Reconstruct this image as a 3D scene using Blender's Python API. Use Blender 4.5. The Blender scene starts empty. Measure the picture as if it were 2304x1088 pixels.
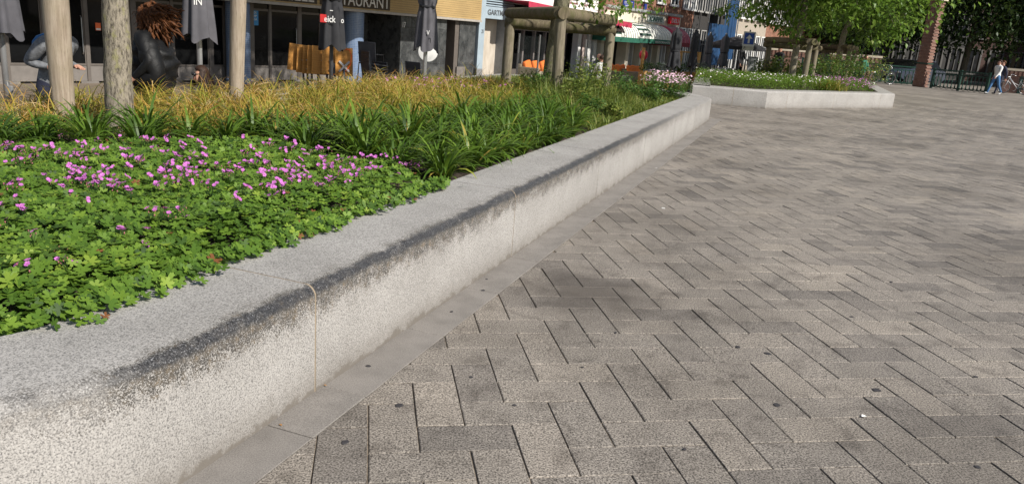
import bpy, bmesh, math, random
import numpy as np
from mathutils import Vector, Matrix

random.seed(7); rng = np.random.default_rng(7)
SC = bpy.context.scene
COL = SC.collection
R = math.radians

# ------------------------------------------------------------------ camera
CAM_H, FPX, PITCH, ROLL = 1.6107, 1721.2, 0.2692, 0.0768
cp, sp_ = math.cos(PITCH), math.sin(PITCH)
_fw = np.array([0, cp, -sp_]); _r0 = np.array([1., 0, 0]); _u0 = np.array([0, sp_, cp])
_a = math.cos(ROLL)*_r0 + math.sin(ROLL)*_u0
_b = -math.sin(ROLL)*_r0 + math.cos(ROLL)*_u0
cam_d = bpy.data.cameras.new('camera'); cam = bpy.data.objects.new('camera', cam_d); COL.objects.link(cam)
cam_d.sensor_fit = 'HORIZONTAL'; cam_d.sensor_width = 36; cam_d.lens = 36*FPX/2304
cam_d.clip_start = .05; cam_d.clip_end = 1500
cam.matrix_world = Matrix(((_a[0], _b[0], -_fw[0], 0), (_a[1], _b[1], -_fw[1], 0), (_a[2], _b[2], -_fw[2], CAM_H), (0, 0, 0, 1)))
SC.camera = cam

# ------------------------------------------------------------------ light
SUN_AZ = (.80, -.60); SUN_EL = R(39)
world = bpy.data.worlds.new('World'); SC.world = world; world.use_nodes = True
wn = world.node_tree.nodes; wl = world.node_tree.links
sky = wn.new('ShaderNodeTexSky'); sky.sky_type = 'NISHITA'; sky.sun_disc = False
sky.sun_elevation = SUN_EL; sky.sun_rotation = math.atan2(SUN_AZ[0], SUN_AZ[1])
wn['Background'].inputs[1].default_value = .085
wl.new(sky.outputs[0], wn['Background'].inputs[0])
sd = bpy.data.lights.new('sun', 'SUN'); sd.energy = 5.0; sd.angle = R(.55); sd.color = (1, .955, .88)
sun = bpy.data.objects.new('sun', sd); COL.objects.link(sun)
_s = Vector((SUN_AZ[0]*math.cos(SUN_EL), SUN_AZ[1]*math.cos(SUN_EL), math.sin(SUN_EL)))
sun.rotation_euler = _s.to_track_quat('Z', 'Y').to_euler(); sun.location = (20, 0, 30)
SC.view_settings.view_transform = 'Standard'; SC.view_settings.look = 'None'
SC.view_settings.exposure = .30; SC.view_settings.gamma = 1
SC.cycles.max_bounces = 6; SC.cycles.transparent_max_bounces = 8

# ------------------------------------------------------------------ where things stand
def ray(u, v): return _fw + _a*(u-1152)/FPX - _b*(v-544)/FPX
def on_z(u, v, z=0.):
    d = ray(u, v); return Vector(d*((z-CAM_H)/d[2]) + np.array([0, 0, CAM_H]))
def on_y(u, v, y):
    d = ray(u, v); return Vector(d*(y/d[1]) + np.array([0, 0, CAM_H]))
def col_at(u, y, z):
    k = (u-1152)/FPX; q = _a - k*_fw
    return Vector((-(q[1]*y + q[2]*(z-CAM_H))/q[0], y, z))
def pix(p):
    X = np.atleast_2d(np.asarray(p, float)) - np.array([0, 0, CAM_H]); d = X@_fw
    return np.stack([1152+FPX*(X@_a)/d, 544-FPX*(X@_b)/d, d], 1)
def sm(a, b, x):
    t = np.clip((np.asarray(x, float)-a)/(b-a), 0, 1); return t*t*(3-2*t)
# the long planter wall: s along it, t to its left
WO = np.array([-.855, 2.992]); WD = np.array([.333, .943]); WD = WD/np.linalg.norm(WD); WN = np.array([-WD[1], WD[0]])
def wall(s, t, z=0.):
    p = WO + WD*s + WN*t; return Vector((p[0], p[1], z))
def wst(x, y):
    dx, dy = x-WO[0], y-WO[1]; return dx*WD[0]+dy*WD[1], dx*WN[0]+dy*WN[1]
TER = -.30
def gh(x, y):
    s, t = wst(np.asarray(x, float), np.asarray(y, float))
    return TER*sm(1.0, 4.6, t)*(1-sm(45, 60, y)) + .2*sm(30, 42, y)*sm(6, 15, x)
# the row of shops: local x along the fronts, local y into them
FO = Vector((-1.56, 28.945, 0)); FDIR = Vector((.58014, .81452, 0)); FANG = math.atan2(FDIR.y, FDIR.x)
def front(s, off, z): return FO + FDIR*s + Vector((.81452, -.58014, 0))*off + Vector((0, 0, z))
def on_front(u, v, off=0.):
    n = Vector((.81452, -.58014, 0)); d = Vector(ray(u, v)); c = Vector((0, 0, CAM_H)); o = FO+n*off
    p = c + d*((o-c).dot(n)/d.dot(n)); return (p-FO).dot(FDIR), p.z

# ------------------------------------------------------------------ object helpers
def tag(o, label=None, cat=None, group=None, kind=None):
    if label: o['label'] = label
    if cat: o['category'] = cat
    if group: o['group'] = group
    if kind: o['kind'] = kind
    return o
def empty(name, loc=(0, 0, 0), rz=0., label=None, cat=None, group=None):
    o = bpy.data.objects.new(name, None); COL.objects.link(o); o.location = loc; o.rotation_euler = (0, 0, rz)
    o.empty_display_size = .1
    return tag(o, label, cat, group)
def link(name, me, parent=None, mats=None):
    o = bpy.data.objects.new(name, me); COL.objects.link(o)
    if parent is not None: o.parent = parent
    if mats is not None:
        for m in (mats if isinstance(mats, (list, tuple)) else [mats]): me.materials.append(m)
    return o
class MB:
    def __init__(s): s.v = []; s.f = []; s.m = []
    def add(s, vs, fs, m=0):
        o = len(s.v); s.v += [tuple(q) for q in vs]; s.f += [tuple(i+o for i in f) for f in fs]; s.m += [m]*len(fs); return s
    def box(s, c, d, m=0, rz=0., rot=None, bev=0.):
        hx, hy, hz = d[0]/2, d[1]/2, d[2]/2
        M = rot if rot is not None else Matrix.Rotation(rz, 3, 'Z')
        c = Vector(c)
        if bev <= 0:
            vs = [c+M@Vector((x*hx, y*hy, z*hz)) for z in (-1, 1) for y in (-1, 1) for x in (-1, 1)]
            return s.add(vs, [(0, 2, 3, 1), (4, 5, 7, 6), (0, 1, 5, 4), (2, 6, 7, 3), (0, 4, 6, 2), (1, 3, 7, 5)], m)
        bm = bmesh.new(); bmesh.ops.create_cube(bm, size=1)
        for v in bm.verts: v.co = Vector((v.co.x*d[0], v.co.y*d[1], v.co.z*d[2]))
        bmesh.ops.bevel(bm, geom=bm.edges[:], offset=bev, segments=2, affect='EDGES', profile=.6)
        bm.verts.index_update()
        s.add([c+M@v.co for v in bm.verts], [[v.index for v in f.verts] for f in bm.faces], m); bm.free(); return s
    def b2(s, x0, x1, y0, y1, z0, z1, m=0):
        return s.box(((x0+x1)/2, (y0+y1)/2, (z0+z1)/2), (x1-x0, y1-y0, z1-z0), m)
    def tube(s, pts, rad, n=8, m=0, caps=True, squash=1.):
        pts = [Vector(p) for p in pts]; rad = rad if hasattr(rad, '__len__') else [rad]*len(pts)
        rings = []; prev = None
        for i, p in enumerate(pts):
            t = (pts[min(i+1, len(pts)-1)]-pts[max(i-1, 0)])
            t = t.normalized() if t.length > 1e-9 else Vector((0, 0, 1))
            if prev is None: x = t.orthogonal().normalized()
            else:
                x = (prev - t*prev.dot(t)); x = x.normalized() if x.length > 1e-6 else t.orthogonal().normalized()
            prev = x; y = t.cross(x)
            rings.append([p + (x*math.cos(2*math.pi*k/n) + y*math.sin(2*math.pi*k/n)*squash)*rad[i] for k in range(n)])
        vs = [v for r in rings for v in r]; fs = []
        for i in range(len(pts)-1):
            for k in range(n):
                a, b = i*n+k, i*n+(k+1) % n; fs.append((a, b, b+n, a+n))
        if caps: fs += [tuple(range(n-1, -1, -1)), tuple(range((len(pts)-1)*n, len(pts)*n))]
        return s.add(vs, fs, m)
    def lathe(s, prof, n=16, c=(0, 0, 0), m=0, wob=None):
        c = Vector(c); vs = []; fs = []
        for j, (r, z) in enumerate(prof):
            for k in range(n):
                a = 2*math.pi*k/n; rr = r*(wob(a, j) if wob else 1)
                vs.append(c+Vector((rr*math.cos(a), rr*math.sin(a), z)))
        for j in range(len(prof)-1):
            for k in range(n):
                a, b = j*n+k, j*n+(k+1) % n; fs.append((a, b, b+n, a+n))
        if prof[0][0] > 1e-4: fs.append(tuple(range(n-1, -1, -1)))
        if prof[-1][0] > 1e-4: fs.append(tuple(range((len(prof)-1)*n, len(prof)*n)))
        return s.add(vs, fs, m)
    def ball(s, c, r, n=10, m=0, sc=(1, 1, 1)):
        c = Vector(c); k = max(4, n//2+1)
        prof = [(max(1e-5, math.sin(math.pi*i/k))*r, -math.cos(math.pi*i/k)*r) for i in range(k+1)]
        o = len(s.v); s.lathe(prof, n, (0, 0, 0), m)
        for i in range(o, len(s.v)):
            v = s.v[i]; s.v[i] = (c.x+v[0]*sc[0], c.y+v[1]*sc[1], c.z+v[2]*sc[2])
        return s
    def prism(s, poly, axis, d0, d1, m=0):
        "poly in the two other axes, pushed along axis"
        n = len(poly); vs = []
        for d in (d0, d1):
            for p in poly:
                q = list(p); q.insert(axis, d); vs.append(q)
        fs = [tuple(range(n)), tuple(range(2*n-1, n-1, -1))] + [(k, n+k, n+(k+1) % n, (k+1) % n) for k in range(n)]
        return s.add(vs, fs, m)
    def mesh(s, name, smooth=False, fixn=True):
        me = bpy.data.meshes.new(name); me.from_pydata(s.v, [], s.f)
        if any(s.m): me.polygons.foreach_set('material_index', s.m)
        if fixn:
            bm = bmesh.new(); bm.from_mesh(me); bmesh.ops.recalc_face_normals(bm, faces=bm.faces[:]); bm.to_mesh(me); bm.free()
        if smooth: me.shade_smooth() if smooth is True else smooth_angle(me, smooth)
        me.update(); return me
    def build(s, name, mats, parent=None, smooth=False):
        return link(name, s.mesh(name, smooth), parent, mats)
def smooth_angle(me, ang):
    me.shade_smooth()
    try: me.set_sharp_from_angle(angle=ang)
    except Exception: pass
def np_mesh(name, V, Fq, rnd=None, smooth=True, uv=None):
    "fast mesh from arrays; Fq (n,k) all the same size; rnd per face"
    me = bpy.data.meshes.new(name); n, k = Fq.shape
    me.vertices.add(len(V)); me.vertices.foreach_set('co', np.asarray(V, np.float32).ravel())
    me.loops.add(n*k); me.loops.foreach_set('vertex_index', np.asarray(Fq, np.int32).ravel())
    me.polygons.add(n); me.polygons.foreach_set('loop_start', np.arange(0, n*k, k, dtype=np.int32))
    me.update(calc_edges=True)
    if smooth: me.polygons.foreach_set('use_smooth', np.ones(n, bool))
    if rnd is not None:
        at = me.attributes.new('rnd', 'FLOAT', 'FACE'); at.data.foreach_set('value', np.asarray(rnd, np.float32))
    return me
def copy_tree(o, parent=None):
    c = o.copy(); COL.objects.link(c); c.parent = parent
    for ch in list(o.children):
        copy_tree(ch, c)
    return c

# ------------------------------------------------------------------ materials
class NT:
    def __init__(s, name):
        s.m = bpy.data.materials.new(name); s.m.use_nodes = True; s.t = s.m.node_tree; s.n = s.t.nodes; s.l = s.t.links
        s.p = s.n['Principled BSDF']; s.out = s.n['Material Output']
    def node(s, typ, **kw):
        o = s.n.new(typ)
        for k, v in kw.items(): setattr(o, k, v)
        return o
    def put(s, sock, v):
        if hasattr(v, 'is_linked') or hasattr(v, 'links'): s.l.new(v, sock)
        elif isinstance(v, (tuple, list)) and len(v) == 3 and sock.type == 'RGBA': sock.default_value = (*v, 1)
        else: sock.default_value = v
    def pos(s): return s.node('ShaderNodeNewGeometry').outputs['Position']
    def obj(s): return s.node('ShaderNodeTexCoord').outputs['Object']
    def map(s, vec, scale=(1, 1, 1), rot=(0, 0, 0), loc=(0, 0, 0)):
        o = s.node('ShaderNodeMapping'); s.put(o.inputs[0], vec)
        o.inputs['Scale'].default_value = scale; o.inputs['Rotation'].default_value = rot; o.inputs['Location'].default_value = loc
        return o.outputs[0]
    def noise(s, vec, scale, detail=3, rough=.55, dist=0.):
        o = s.node('ShaderNodeTexNoise'); s.put(o.inputs['Vector'], vec); o.inputs['Scale'].default_value = scale
        o.inputs['Detail'].default_value = detail; o.inputs['Roughness'].default_value = rough; o.inputs['Distortion'].default_value = dist
        return o.outputs['Fac']
    def ramp(s, fac, stops):
        o = s.node('ShaderNodeValToRGB'); s.put(o.inputs[0], fac); e = o.color_ramp.elements
        while len(e) < len(stops): e.new(.5)
        for q, (p, c) in zip(e, stops):
            q.position = p; q.color = (*c, 1) if hasattr(c, '__len__') else (c, c, c, 1)
        return o.outputs[0]
    def mix(s, fac, a, b, mode='MIX'):
        o = s.node('ShaderNodeMix'); o.data_type = 'RGBA'; o.blend_type = mode
        s.put(o.inputs[0], fac); s.put(o.inputs[6], a); s.put(o.inputs[7], b); return o.outputs[2]
    def math(s, op, a, b=0., c=0., clamp=False):
        o = s.node('ShaderNodeMath', operation=op); o.use_clamp = clamp
        for q, v in zip(o.inputs, (a, b, c)): s.put(q, v)
        return o.outputs[0]
    def attr(s, name): return s.node('ShaderNodeAttribute', attribute_name=name).outputs['Fac']
    def rand(s): return s.node('ShaderNodeObjectInfo').outputs['Random']
    def bump(s, h, strength=.3, dist=.01):
        o = s.node('ShaderNodeBump'); s.put(o.inputs['Height'], h); o.inputs['Strength'].default_value = strength; o.inputs['Distance'].default_value = dist
        s.l.new(o.outputs[0], s.p.inputs['Normal'])
    def fin(s, col, rough=.7, metal=0., spec=None):
        s.put(s.p.inputs['Base Color'], col); s.put(s.p.inputs['Roughness'], rough); s.put(s.p.inputs['Metallic'], metal)
        if spec is not None: s.put(s.p.inputs['Specular IOR Level'], spec)
        return s.m
MC = {}
def paint(name, col, rough=.5, var=.12, scale=9., metal=0., bump=0., spec=None):
    "a painted or plain surface with some unevenness"
    if name in MC: return MC[name]
    t = NT(name); n = t.noise(t.pos(), scale, 4)
    lo = tuple(c*(1-var) for c in col); hi = tuple(min(1, c*(1+var)) for c in col)
    c = t.ramp(n, [(.3, lo), (.7, hi)])
    if bump: t.bump(t.noise(t.pos(), scale*6, 3), bump, .004)
    MC[name] = t.fin(c, rough, metal, spec); return MC[name]
def leafmat(name, ramp, rough=.45, trans=.3, obj=False):
    t = NT(name); r = t.attr('rnd')
    if obj: r = t.math('FRACT', t.math('ADD', t.math('MULTIPLY', r, .8), t.math('MULTIPLY', t.rand(), .35)))
    c = t.ramp(r, ramp)
    t.fin(c, rough, 0., .35)
    tr = t.node('ShaderNodeBsdfTranslucent'); c2 = t.mix(.5, c, (.35, .5, .06), 'MIX'); t.put(tr.inputs[0], t.mix(.35, c, c2))
    mx = t.node('ShaderNodeMixShader'); mx.inputs[0].default_value = trans
    t.l.new(t.p.outputs[0], mx.inputs[1]); t.l.new(tr.outputs[0], mx.inputs[2]); t.l.new(mx.outputs[0], t.out.inputs[0])
    return t.m

# ------------------------------------------------------------------ stone materials
def granite(name, objrnd, field=False):
    t = NT(name); p = t.pos()
    n = t.noise(p, 125, 3, .65); n2 = t.noise(p, 380, 2, .6)
    sp = t.ramp(t.math('ADD', t.math('MULTIPLY', n, .7), t.math('MULTIPLY', n2, .3)), [(.40, (.05, .044, .038)), (.465, (.188, .167, .146)), (.53, (.315, .282, .247)), (.62, (.465, .42, .372))])
    r = t.rand() if objrnd else t.attr('rnd')
    tint = t.ramp(r, [(0, (.64, .64, .65)), (.08, (.74, .735, .74)), (.20, (.89, .885, .88)), (.75, (.97, .96, .95)), (1, (1.08, 1.06, 1.03))])
    c = t.mix(1, sp, tint, 'MULTIPLY')
    big = t.noise(p, .55, 4, .6); c = t.mix(1, c, t.ramp(big, [(.36, (.70, .69, .67)), (.52, (.94, .935, .92)), (.68, (1.1, 1.09, 1.07))]), 'MULTIPLY')
    dirt = t.noise(p, 5.5, 5, .65, .4); c = t.mix(1, c, t.ramp(dirt, [(.32, (.66, .65, .64)), (.48, (.97, .97, .97)), (.7, (1.05, 1.05, 1.04))]), 'MULTIPLY')
    m4 = t.noise(p, 24, 4, .7); c = t.mix(1, c, t.ramp(m4, [(.27, (.62, .61, .6)), (.4, (1, 1, 1))]), 'MULTIPLY')
    # an old oily patch by the wall
    dx = t.node('ShaderNodeVectorMath', operation='DISTANCE'); t.put(dx.inputs[0], p); q = on_z(1330, 655); dx.inputs[1].default_value = (q.x, q.y, 0)
    f = t.math('ADD', dx.outputs['Value'], t.math('MULTIPLY', t.math('SUBTRACT', t.noise(p, 4, 4), .5), .7))
    c = t.mix(t.ramp(f, [(.18, .72), (.62, 0)]), c, (.065, .054, .045))
    t.bump(t.math('ADD', n, t.math('MULTIPLY', n2, .5)), .35, .0025)
    return t.fin(c, t.ramp(dirt, [(.3, .62), (.7, .8)]), 0, .35)
M_PAV = granite('paver_granite', True); M_PAVF = granite('paver_granite_field', False)
def wall_granite():
    t = NT('planter_granite'); p = t.pos()
    uvn = t.node('ShaderNodeUVMap'); uvn.uv_map = 'UVMap'
    se = t.node('ShaderNodeSeparateXYZ'); t.put(se.inputs[0], uvn.outputs[0]); u, v = se.outputs[0], se.outputs[1]
    n = t.noise(p, 165, 3, .64, .3); n2 = t.noise(p, 430, 2, .6)
    g = t.math('ADD', t.math('MULTIPLY', n, .78), t.math('MULTIPLY', n2, .22))
    c = t.ramp(g, [(.37, (.125, .121, .118)), (.44, (.245, .236, .227)), (.50, (.36, .345, .33)), (.63, (.475, .457, .438))])
    big = t.noise(p, 2.2, 4); c = t.mix(1, c, t.ramp(big, [(.35, (.86, .85, .83)), (.65, (1.03, 1.02, 1.0))]), 'MULTIPLY')
    # how far along the weathered stretch reaches
    along = t.math('MULTIPLY', t.ramp(t.math('ADD', t.math('DIVIDE', t.math('ADD', u, 2.), 20.), t.math('MULTIPLY', t.math('SUBTRACT', t.noise(p, 7, 3), .5), .05)), [(.030, 0), (.062, 1)]),
                   t.ramp(t.math('DIVIDE', u, 20.), [(.28, 1), (.56, .35), (.85, .04)]))
    nn = t.math('SUBTRACT', t.noise(p, 11, 5, .7), .5); nh = t.math('SUBTRACT', t.noise(p, 170, 3, .7), .5)
    # soot on the top, thinning away from the edge
    k = t.math('ADD', v, t.math('MULTIPLY', nn, .22))
    top = t.math('MULTIPLY', t.ramp(k, [(.49, 0), (.508, .85), (.530, .45), (.59, .22), (.74, .09), (.95, .02)]), along)
    topm = t.math('MULTIPLY', top, t.ramp(t.math('ADD', g, t.math('MULTIPLY', nh, .3)), [(.40, 1), (.58, .35)]))
    c = t.mix(topm, c, (.13, .122, .108))
    # black-brown crust hanging below the edge
    kd = t.math('ADD', v, t.math('ADD', t.math('MULTIPLY', nn, .26), t.math('MULTIPLY', nh, .55)))
    drip = t.math('MULTIPLY', t.ramp(kd, [(.378, 0), (.425, .93), (.48, .97), (.52, 0)]), along)
    brown = t.ramp(t.noise(p, 30, 3), [(.42, (.03, .026, .021)), (.60, (.075, .058, .038)), (.75, (.15, .10, .045))])
    c = t.mix(drip, c, brown)
    # the worn rounded edge itself: dark, slightly blue, polished
    ke = t.math('ADD', v, t.math('MULTIPLY', nn, .05))
    edge = t.math('MULTIPLY', t.ramp(ke, [(.447, 0), (.468, 1), (.504, 1), (.528, 0)]), t.math('MULTIPLY', along, t.ramp(t.noise(p, 18, 4, .7), [(.34, .7), (.5, 1)])))
    c = t.mix(t.math('MULTIPLY', edge, .9), c, t.ramp(t.math('ADD', g, t.math('MULTIPLY', nh, .25)), [(.42, (.012, .012, .013)), (.58, (.05, .05, .053)), (.70, (.36, .36, .37))]))
    # splash dirt near the pavement, with the shadow at the wall foot painted in
    low = t.ramp(t.math('ADD', v, t.math('MULTIPLY', nn, .18)), [(.012, .95), (.03, .55), (.12, .16), (.24, 0)]); c = t.mix(low, c, (.15, .132, .112))
    t.bump(g, .5, .004)
    rough = t.mix(edge, (.72, .72, .72), (.38, .38, .38))
    return t.fin(c, rough, 0, .4)
M_WALL = wall_granite()
M_MORT = paint('mortar_sand', (.27, .215, .15), .9, .15, 30)
M_STRIP = None
def strip_mat():
    t = NT('edge_slab_concrete'); p = t.pos(); n = t.noise(p, 190, 3, .6); d = t.noise(p, 3.5, 5, .65)
    c = t.ramp(n, [(.35, (.15, .138, .125)), (.5, (.225, .208, .19)), (.7, (.285, .265, .242))])
    c = t.mix(1, c, t.ramp(d, [(.3, (.74, .73, .72)), (.6, (1.02, 1.01, 1))]), 'MULTIPLY')
    t.bump(n, .25, .002); return t.fin(c, .8, 0, .3)
M_STRIP = strip_mat()
def ground_mat():
    t = NT('ground_sand_and_paving'); p = t.pos(); se = t.node('ShaderNodeSeparateXYZ'); t.put(se.inputs[0], p)
    sand = t.ramp(t.noise(p, 60, 4), [(.35, (.12, .095, .07)), (.65, (.26, .21, .16))])
    m = t.map(p, (.7, 5, 1), (0, 0, .19)); far = t.ramp(t.noise(m, 1.6, 5, .65), [(.3, (.17, .153, .135)), (.55, (.24, .216, .19)), (.75, (.31, .28, .248))])
    f = t.ramp(t.math('DIVIDE', se.outputs[1], 100.), [(.293, 0), (.298, 1)])
    mb_ = t.map(p, (1, 1, 1), (0, 0, -.1941)); b = t.node('ShaderNodeTexBrick'); t.put(b.inputs['Vector'], mb_); b.inputs['Scale'].default_value = 1; b.inputs['Brick Width'].default_value = .4; b.inputs['Row Height'].default_value = .2; b.inputs['Mortar Size'].default_value = .006
    for k, c in (('Color1', (.80, .795, .79)), ('Color2', (1.12, 1.11, 1.09)), ('Mortar', (.62, .6, .57))): b.inputs[k].default_value = (*c, 1)
    far = t.mix(1, far, b.outputs['Color'], 'MULTIPLY')
    far = t.mix(1, far, t.ramp(t.noise(p, .55, 4, .6), [(.36, (.74, .73, .71)), (.52, (.95, .945, .93)), (.68, (1.1, 1.09, 1.07))]), 'MULTIPLY')
    return t.fin(t.mix(f, sand, far), .85, 0, .25)
# ------------------------------------------------------------------ ground sheet
def ground():
    xs = np.unique(np.concatenate([np.linspace(-300, -40, 14), np.linspace(-40, 60, 101), np.linspace(60, 300, 13)]))
    ys = np.unique(np.concatenate([np.linspace(-60, -5, 8), np.linspace(-5, 75, 81), np.linspace(75, 400, 14)]))
    X, Y = np.meshgrid(xs, ys); Z = gh(X, Y) - .0075
    V = np.stack([X, Y, Z], -1).reshape(-1, 3); nx = len(xs); I = np.arange(len(ys)-1)[:, None]*nx + np.arange(nx-1)[None]
    I = I.ravel(); Fq = np.stack([I, I+1, I+nx+1, I+nx], 1)
    o = link('ground', np_mesh('ground', V, Fq), None, ground_mat()); return tag(o, kind='structure')
ground()
# ------------------------------------------------------------------ herringbone paving
PW = .2; PA = np.array([math.cos(.1941), math.sin(.1941)]); PB = np.array([-PA[1], PA[0]]); PO = np.array([.292, 2.7774])
STRIP = .215
def clip_half(poly, fn):
    out = []
    for i in range(len(poly)):
        a, b = poly[i], poly[(i+1) % len(poly)]; fa, fb = fn(a), fn(b)
        if fa <= 0: out.append(a)
        if (fa < 0) != (fb < 0) and abs(fa-fb) > 1e-12: out.append(a+(b-a)*(fa/(fa-fb)))
    return out
def paving():
    root = tag(empty('pavement', (0, 0, 0)), kind='structure')
    blocks = []
    GAP = .0030
    for i in range(-40, 190):
        for k in range(-60, 60):
            for (x0, x1, y0, y1, ty) in ((i, i+1, i+4*k, i+2+4*k, 0), (i, i+2, i-1+4*k, i+4*k, 1)):
                if y1 > 185 or y0 < -22: continue
                c = PO + PA*PW*(x0+x1)/2 + PB*PW*(y0+y1)/2
                if c[1] < -.4 or c[1] > 29.6: continue
                s, t = wst(c[0], c[1])
                if t > .05 and s < 15.6 or t > 4: continue
                u, v, d = pix((c[0], c[1], 0))[0]
                if d < .05 or u < -400 or u > 3700 or v > 3200: continue
                blocks.append((x0, x1, y0, y1, ty, c, s, t, u, v, d))
    print('pavers', len(blocks))
    # those that show largest become single pieces
    def area(b):
        inside = -30 < b[8] < 2334 and b[9] < 1120
        return (1/b[10]**3 if inside else 0)
    blocks.sort(key=area, reverse=True)
    ch = .0035; DEP = .05
    def prism_top(poly):
        "poly: list of 2-D points counter-clockwise -> chamfered slab, top at 0"
        n = len(poly); c = sum(poly)/n
        ins = [p+(c-p)/np.linalg.norm(c-p)*ch*1.35 for p in poly]
        V = [(p[0], p[1], 0.) for p in ins]+[(p[0], p[1], -.003) for p in poly]+[(p[0], p[1], -DEP) for p in poly]
        F = [tuple(range(n))]+[(k+n, (k+1) % n+n, (k+1) % n, k) for k in range(n)]+[(k+2*n, (k+1) % n+2*n, (k+1) % n+n, k+n) for k in range(n)]
        return V, F
    shared = {}
    FV, FF, FR = [], [], []
    nsingle = 0
    for b in blocks:
        x0, x1, y0, y1, ty, c, s, t, u, v, d = b
        g0 = GAP*random.uniform(.7, 1.35); g1 = GAP*random.uniform(.7, 1.35)
        cor = [PO+PA*(PW*a_+ga)+PB*(PW*b_+gb) for a_, b_, ga, gb in ((x0, y0, g0, g1), (x1, y0, -g0, g1), (x1, y1, -g0, -g1), (x0, y1, g0, -g1))]
        cut = False
        if s < 15.6 and t > -.75:
            f = lambda p: wst(p[0], p[1])[1] + STRIP + .004
            if any(f(p) > 0 for p in cor):
                cor = clip_half(cor, f); cut = True
                if len(cor) < 3: continue
                ar = .5*abs(sum(cor[q][0]*cor[(q+1) % len(cor)][1]-cor[(q+1) % len(cor)][0]*cor[q][1] for q in range(len(cor))))
                if ar < .0012: continue
        z = float(gh(c[0], c[1])) + random.uniform(-.0016, .0014); tx, tyy = random.gauss(0, .003), random.gauss(0, .003)
        if nsingle < 300 and area(b) > 0:
            nsingle += 1
            if cut:
                V, F = prism_top([p-c for p in cor]); me = bpy.data.meshes.new('paver'); me.from_pydata(V, [], F); me.materials.append(M_PAV)
            else:
                key = (ty, random.randrange(4))
                if key not in shared:
                    V, F = prism_top([p-c for p in cor]); me = bpy.data.meshes.new('paver'); me.from_pydata(V, [], F); me.materials.append(M_PAV); shared[key] = me
                me = shared[key]
            o = bpy.data.objects.new('paver', me); COL.objects.link(o); o.parent = root; o.location = (c[0], c[1], z); o.rotation_euler = (tx, tyy, random.gauss(0, .0025))
        else:
            n = len(cor)
            if n < 3: continue
            V, F = prism_top([p-c for p in cor]); o0 = len(FV)
            FV += [(c[0]+q[0], c[1]+q[1], z+q[2]+tx*q[1]-tyy*q[0]) for q in V]; r = random.random()
            FF += [tuple(q+o0 for q in f) for f in F]; FR += [r]*len(F)
    me = bpy.data.meshes.new('paver_field'); me.from_pydata(FV, [], FF)
    at = me.attributes.new('rnd', 'FLOAT', 'FACE'); at.data.foreach_set('value', np.array(FR, np.float32))
    tag(link('paver_field', me, root, M_PAVF), kind='stuff')
    # smooth slabs along the foot of the wall
    s = -1.2; L = [.62, .40, .80, .80, .80, .80]; k = 0
    while s < 15.0:
        l = L[k] if k < len(L) else .82
        if k == 0: s, l = -.87, .64
        mb = MB(); z = random.uniform(-.001, .001)
        cs = [wall(s+.002, -STRIP), wall(s+l-.002, -STRIP), wall(s+l-.002, .03), wall(s+.002, .03)]
        c = sum((np.array(q[:2]) for q in cs))/4; V, F = prism_top([np.array(q[:2])-c for q in cs])
        me = bpy.data.meshes.new('edge_slab'); me.from_pydata(V, [], F); me.materials.append(M_STRIP)
        o = bpy.data.objects.new('edge_slab', me); COL.objects.link(o); o.parent = root; o.location = (c[0], c[1], z+.001)
        s += l; k += 1
    # old chewing gum trodden flat
    gm = paint('old_gum', (.035, .032, .034), .8, .2, 60)
    spots = [(1660, 780, .016), (1727, 795, .019), (1747, 910, .019), (1972, 877, .021), (898, 911, .019), (828, 823, .013), (1087, 653, .014), (1157, 911, .010), (776, 994, .016), (1060, 848, .011), (1916, 713, .014), (2005, 634, .013), (1674, 642, .012), (1016, 701, .011), (2195, 847, .012), (2200, 1050, .014), (1385, 748, .01), (1540, 1010, .009), (1310, 826, .008), (1095, 628, .010)]
    for (u, v, r) in spots:
        p = on_z(u, v); n = 11; mb = MB()
        ps = [(r*random.uniform(.75, 1.15)*math.cos(q*2*math.pi/n)*1.15, r*random.uniform(.75, 1.1)*math.sin(q*2*math.pi/n)) for q in range(n)]
        mb.add([(x, y, 0) for x, y in ps]+[(x*.8, y*.8, .0018) for x, y in ps], [tuple(range(n, 2*n))]+[(q, (q+1) % n, (q+1) % n+n, q+n) for q in range(n)])
        o = mb.build('gum_spot', gm, root); o.location = (p.x, p.y, .0015); o.rotation_euler = (0, 0, random.random()*6)
    return root
paving()

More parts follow.
